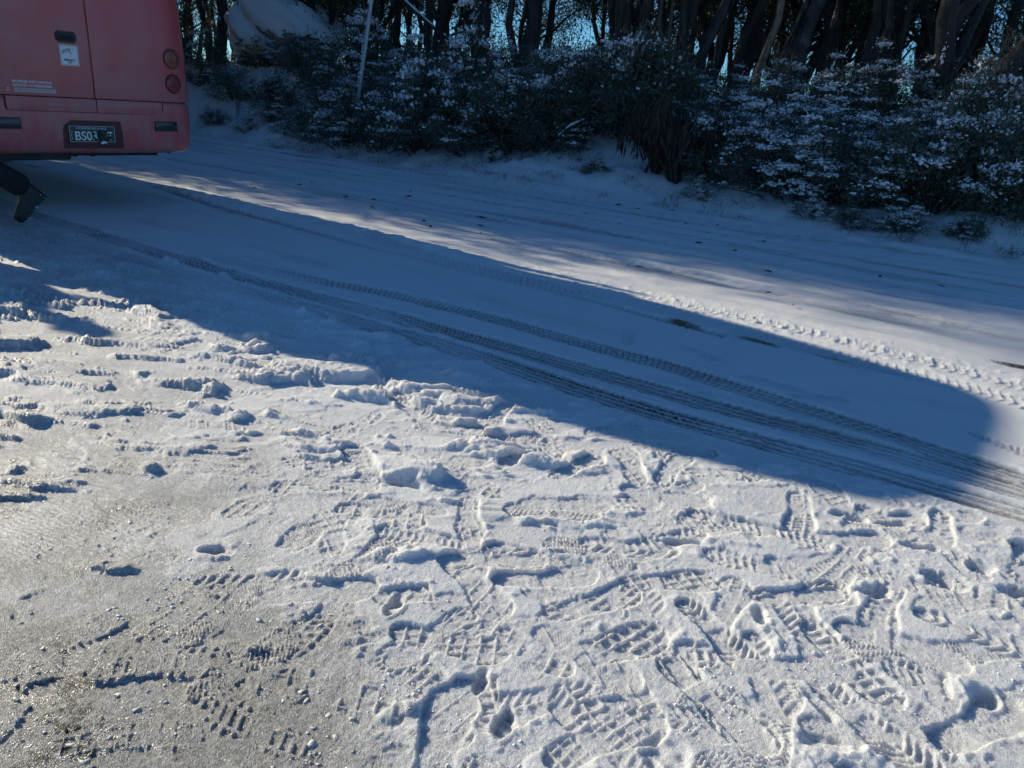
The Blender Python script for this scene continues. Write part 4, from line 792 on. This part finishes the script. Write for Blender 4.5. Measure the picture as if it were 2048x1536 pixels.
FRONT = [
    (425, 14.6, 'broad dark trunk beside the bus, left of the snowy boulder', [(.05, .0, .20), (-.02, .05, .10)], 8.5, 'bark', 40, 20), (395, 15.4, 'slim pale stem against the edge of the bus', [(.10, .02, .07)], 7, 'bark3', 0, 0),
    (655, 15.6, 'dark twin trunk rising just behind the snowy boulder', [(-.04, 0, .13), (.08, .02, .10)], 8, 'bark2', 0, 10), (775, 15.4, 'many-stemmed gum right of the leaning grey pole', fan(3, .12, .11), 8, 'bark2', 20, 20),
    (868, 14.6, 'dark gum whose low branch carries snow, right of the pole', [(.02, 0, .15), (.14, .03, .10), (-.10, .02, .09)], 8.5, 'bark2', 30, 25), (948, 14.3, 'thick straight double trunk left of the sky gap', [(.03, .0, .17), (-.05, .05, .12)], 9, 'bark', 50, 30),
    (1038, 13.9, 'stout forked trunk plastered with snow beside the sky gap', [(.02, -.02, .20), (.17, .0, .12), (-.10, .04, .10)], 9, 'bark', 150, 30), (1218, 12.9, 'big many-stemmed gum fanning out from one foot, shreds of bark hanging', fan(6, .20, .11), 8.5, 'bark2', 90, 90),
    (1310, 15.0, 'thin pale stems between two fanning gums', [(.03, 0, .05), (.12, 0, .04)], 7, 'bark3', 0, 10), (1385, 13.2, 'fanning gum of slender dark stems above the brown dead bush', fan(5, .22, .085), 8.5, 'bark2', 50, 60),
    (1455, 14.6, 'dark straight stem just left of the pale sunlit trunk', [(.05, 0, .10), (.13, .02, .07)], 8, 'bark2', 0, 20), (1508, 14.2, 'smooth pale orange trunk catching the sun', [(-.03, 0, .075)], 8, 'bark3', 0, 0),
    (1548, 13.9, 'dark trunk leaning right with a sunlit left edge', [(.10, 0, .13), (.02, .03, .08)], 8.5, 'bark', 40, 30), (1618, 14.8, 'pair of dark thin stems behind the snowy shrubs', [(.03, 0, .08), (.10, .02, .07)], 8, 'bark2', 10, 20),
    (1700, 14.0, 'cluster of three dark stems leaning right', fan(3, .12, .09), 8.5, 'bark2', 30, 40), (1765, 14.9, 'dark gum with thin stems between the clusters at the right', fan(3, .14, .07), 8, 'bark2', 10, 30),
    (1842, 12.9, 'thick forked trunk with snow lodged in its fork', [(-.02, -.02, .14), (.20, .02, .12), (.10, .05, .09)], 9, 'bark2', 110, 40), (1925, 12.4, 'heavy dark trunk leaning far to the right from a swollen foot', [(.36, .0, .19), (.24, .04, .13)], 9, 'bark2', 60, 50),
    (2010, 12.8, 'dark leaning trunk at the right edge of the picture', [(.30, .0, .16), (.16, .04, .11), (.42, .05, .10)], 9, 'bark2', 40, 50)]
for i, (px, m, lb, stm, hh, bk, sn, rb) in enumerate(FRONT): gum_tree(px, m, lb, stm, hh, 200+i*3, bk, sn, rb, leaves=28, low=.40 if bk != 'bark3' else .5, limb_n=6, group='gum trees along the crest')
# deeper woods: copies of a few leafy trees
PROTO = []
for k in range(4):
    tr, cm, sf = tree_meshes(fan(2+k % 3, .18, .115), 7.0+.6*k, 400+k, leaves=52, low=.12, limb_n=9, crown_r=.5, dens=1.0); PROTO.append((trunk_mesh(tr, M['bark2']), cm))
def copy_tree(x, y, k, sc, label, group):
    o = empty('gum_tree', (x, y, terr(x, y)), random.random()*6.28); o.scale = (sc, sc, sc); tag(o, label, 'tree', group)
    link('trunk', PROTO[k][0], None, o); link('crown', PROTO[k][1], None, o)
rnd = random.Random(77)
ORD += ['twenty-third', 'twenty-fourth', 'twenty-fifth', 'twenty-sixth', 'twenty-seventh', 'twenty-eighth', 'twenty-ninth', 'thirtieth', 'thirty-first', 'thirty-second']
for rank, (m_, step) in enumerate(((16.6, 76), (19.5, 84), (23.5, 92))):
    px = 350+rnd.uniform(0, 40); i = 0
    while px < 2150:
        gap = any(abs(px-g) < w_ for g, w_ in ((985, 36), (1120, 46), (1945, 22), (1440, 10)))
        if not gap:
            x, y = col_at(px, m_+rnd.uniform(-.9, .9)); copy_tree(x, y, rnd.randrange(4), rnd.uniform(.75, 1.1), 'leafy gum tree, %s from bus in the %s rank of the woods' % (ORD[i], ('nearest', 'middle', 'farthest')[rank]), 'trees deep in the woods'); i += 1
        px += rnd.uniform(.7, 1.3)*step
DENSE = []
for k in range(2):
    tr, cm, sf = tree_meshes(fan(3, .06, .10), 8.0, 450+k, leaves=50, low=.10, limb_n=12, crown_r=.62, dens=1.5, leaf_len=.16); DENSE.append((trunk_mesh(tr, M['bark2']), cm))
PROTO += DENSE
# the wood beyond the bus, out of the picture, that shades the road
sh = np.array([-math.sin(SUN_AZ), math.cos(SUN_AZ)]); sn_ = np.array([math.cos(SUN_AZ), math.sin(SUN_AZ)])
def reach(k):
    me = PROTO[k][1]; co = np.empty(len(me.vertices)*3, np.float32); me.vertices.foreach_get('co', co); co = co.reshape(-1, 3); return float(np.percentile(np.hypot(co[:, 0], co[:, 1]), 93))
for row, (q, n1, sc_) in enumerate(((15.5, 12, 1.15), (19, 14, 1.2), (23.5, 17, 1.3), (29, 19, 1.45), (35, 20, 1.65))):
    n_ = None
    while n_ is None or n_ < n1:
        k = rnd.choice((4, 5)) if n_ is None or n_ < 9.5 else rnd.choice((0, 1, 2, 3)); sc1 = sc_*rnd.uniform(.95, 1.08)
        if n_ is None: n_ = 5.12+reach(k)*sc1+.05*row
        x, y = sn_*n_+sh*(q+rnd.uniform(-1.2, 1.2))
        if x/y < -.52: copy_tree(x, y, k, sc1, 'tall gum tree beyond the bus, its shade lying on the road', 'trees hidden beyond the bus')
        n_ += rnd.uniform(1.3, 2.0)

# ------------------------------------------------------------------ boulder, pole, dead bush, logs, grass
def boulder(px, m, rx, ry, rz, label):
    x, y = col_at(px, m); z = terr(x, y); bm = bmesh.new(); bmesh.ops.create_icosphere(bm, subdivisions=5, radius=1)
    co = np.array([v.co[:] for v in bm.verts]); n3 = .30*fbm(co[:, 0]+co[:, 2]*.7, co[:, 1]-co[:, 2]*.5, 1.1, 3, 55)+.12*fbm(co[:, 0]*3+co[:, 2]*2, co[:, 1]*3-co[:, 2], 1.2, 3, 57)
    for v, d, c in zip(bm.verts, n3, co):
        k = 1+d; sx = math.copysign(abs(c[0])**.85, c[0]); v.co = Vector((sx*rx*k, c[1]*ry*k, c[2]*rz*k*(1-.28*sx)))
    me = bpy.data.meshes.new('boulder'); bm.normal_update(); bm.to_mesh(me); o = link('boulder', me, M['rock'], None, True); o.location = (x, y, z+rz*.95); tag(o, label, 'boulder')
    dl = [f for f in bm.faces if f.normal.z < -.42+.40*pn(np.array([f.calc_center_median().x*2.2]), np.array([f.calc_center_median().y*2.2+f.calc_center_median().z*2]), 5)[0]]; bmesh.ops.delete(bm, geom=dl, context='FACES')
    for v in bm.verts: v.co += v.normal*.035
    sm = bpy.data.meshes.new('snow_cap'); bm.to_mesh(sm); bm.free(); sc = link('snow_cap', sm, M['snow'], o, True); s_ = sc.modifiers.new('s', 'SOLIDIFY'); s_.thickness = .05
boulder(575, 14.9, 1.65, 1.0, .95, 'big rounded boulder capped with snow, behind the shrubs')
x, y = col_at(703, 9.85); z = terr(x, y); d = ray(746, -30); top = CAM+d*((y+.1)/d[1]); base = Vector((x, y, z-.1)); tp_ = Vector(top); ext = base+(tp_-base)*1.5
pole = MB().tube([base, base.lerp(ext, .25)+Vector((.006, 0, 0)), base.lerp(ext, .5)+Vector((.010, 0, 0)), base.lerp(ext, .75)+Vector((.006, 0, 0)), ext], [.036, .035, .034, .033, .032], 16).build('marker_pole', M['galv'], None, True); tag(pole, 'thin grey metal pole leaning among the shrubs', 'pole')
MB().tube([base+Vector((0, 0, .02)), base+Vector((0, 0, .30))], [.055, .050], 12).build('ground_sleeve', M['steel'], pole, True); MB().lathe([(.036, 0), (.036, .03), (.02, .05)], ext, (ext-base), 14).build('pole_cap', M['black'], pole)
rs = np.random.RandomState(12); q = 160; f_ = rs.rand(q); P = np.array([tuple(base.lerp(ext, f)) for f in f_])+np.stack([-.030+.010*rs.randn(q), -.016+.008*rs.randn(q), np.zeros(q)], 1); V, Fq = blobs(P, .004+.010*rs.rand(q)**2, rs, 1.8); link('rime', mesh_np('rime', V, Fq, True), M['snow'], pole)['kind'] = 'stuff'
def dead_bush(px, m, size, seed, label):
    x, y = col_at(px, m-.4); z = terr(x, y); o = empty('dead_bush', (x, y, z)); tag(o, label, 'dead bush'); rs = np.random.RandomState(seed); st = MB(); P, D = [], []
    for i in range(26):
        a = rs.rand()*6.28; r = size*(.25+.45*rs.rand()); h_ = size*(.7+.5*rs.rand()); p0 = Vector((rs.randn()*.04, rs.randn()*.04, -.05)); p1 = Vector((r*.5*math.cos(a), r*.5*math.sin(a), h_*.7)); p2 = Vector((r*math.cos(a), r*math.sin(a), h_)); p3 = Vector((r*1.3*math.cos(a), r*1.3*math.sin(a), h_*.6)); st.tube([p0, p1, p2, p3], [.026, .019, .010, .004], 5)
        for _ in range(34):
            f = rs.rand(); c = p1.lerp(p2, f) if rs.rand() < .5 else p2.lerp(p3, f); P.append(tuple(c+Vector((rs.randn(), rs.randn(), rs.randn()))*.05)); D.append((rs.randn()*.25, rs.randn()*.25, -1))
    st.build('stems', M['twig'], o); n = len(P); L = .10+.14*rs.rand(n); V, Fq = leaf_quads(np.array(P), np.array(D), L, L*.16, rs, 0); me = mesh_np('dead_leaves', V, Fq); link('dead_leaves', me, M['dead'], o)
dead_bush(1345, 10.25, .95, 5, 'brown dead bush of hanging leaves at the road edge'); dead_bush(1310, 10.5, .7, 6, 'smaller brown dead bush behind the drooping one')
def log(px, m, L, r, ang, tilt, label, name='fallen_branch', zoff=.1):
    x, y = col_at(px, m); z = terr(x, y)+zoff; d = Vector((math.cos(ang)*math.cos(tilt), math.sin(ang)*math.cos(tilt), math.sin(tilt))); pts = [Vector((x, y, z))+d*L*(t-.5)+Vector((0, 0, .03*math.sin(t*5))) for t in np.linspace(0, 1, 8)]
    o = MB().tube(pts, [r*(1-.5*t) for t in np.linspace(0, 1, 8)], 9, True, .15, int(px)).build(name, M['bark2'], None, True); tag(o, label, 'branch'); rs = np.random.RandomState(int(px))
    MB().tube([p+Vector((0, 0, r*.75)) for p in pts[:-1]], [r*(.25+.45*rs.rand()) for _ in pts[:-1]], 8, True, .2, 3).build('snow_cover', M['snow'], o, True)
    MB().tube([pts[5], pts[5]+d.orthogonal()*.2+d*.1, pts[5]+d.orthogonal()*.35+d*.3], [r*.4, r*.3, r*.1], 5).build('side_twig', M['bark2'], o, True)
log(1142, 10.3, .6, .035, R_(25), R_(36), 'broken branch end topped with snow, propped in the shrubs', zoff=.42); log(812, 13.4, 2.2, .06, R_(-10), R_(-32), 'long snow-dusted branch slanting down beside the pole', zoff=1.45); log(1940, 11.6, 1.2, .05, R_(15), R_(6), 'short log capped with snow at the foot of the leaning trunks', zoff=.25); log(925, 11.9, .9, .03, R_(5), R_(12), 'thin branch with a strip of snow lying on the shrubs', zoff=.75)
def grass():
    rs = np.random.RandomState(21); P = []; 
    for _ in range(190):
        t = rs.uniform(-13, 9); m = 9.0+rs.rand()**1.6*1.6; c = RN*m+RD*t; z = terr(*c); k = rs.randint(8, 34)
        q = np.column_stack([c[0]+rs.randn(k)*.06, c[1]+rs.randn(k)*.06, np.full(k, z)]); P.append(q)
    P = np.concatenate(P); n = len(P); D = np.column_stack([rs.randn(n)*.55, rs.randn(n)*.55, np.ones(n)]); L = .08+.20*rs.rand(n)**1.5; V, Fq = leaf_quads(P, D, L, np.full(n, .006), rs, .35)
    o = link('dry_grass', mesh_np('dry_grass', V, Fq), M['grass']); tag(o, 'dry grass blades poking through the snow at the foot of the bank', 'grass', kind='stuff')
grass()
def litter():
    rs = np.random.RandomState(31); P = []
    for _ in range(60):
        t = rs.uniform(-9, 5); m = rs.uniform(5, 9.0); c = RN*m+RD*t; P.append((c[0], c[1], .02))
    P = np.array(P); n = len(P); D = np.column_stack([rs.randn(n), rs.randn(n), .1*rs.rand(n)]); L = .04+.10*rs.rand(n); V, Fq = leaf_quads(P, D, L, L*.2, rs, .1); o = link('leaf_litter', mesh_np('leaf_litter', V, Fq), M['dead']); tag(o, 'scattered dark leaves and bits of bark on the snowy road', 'leaf litter', kind='stuff')
litter()
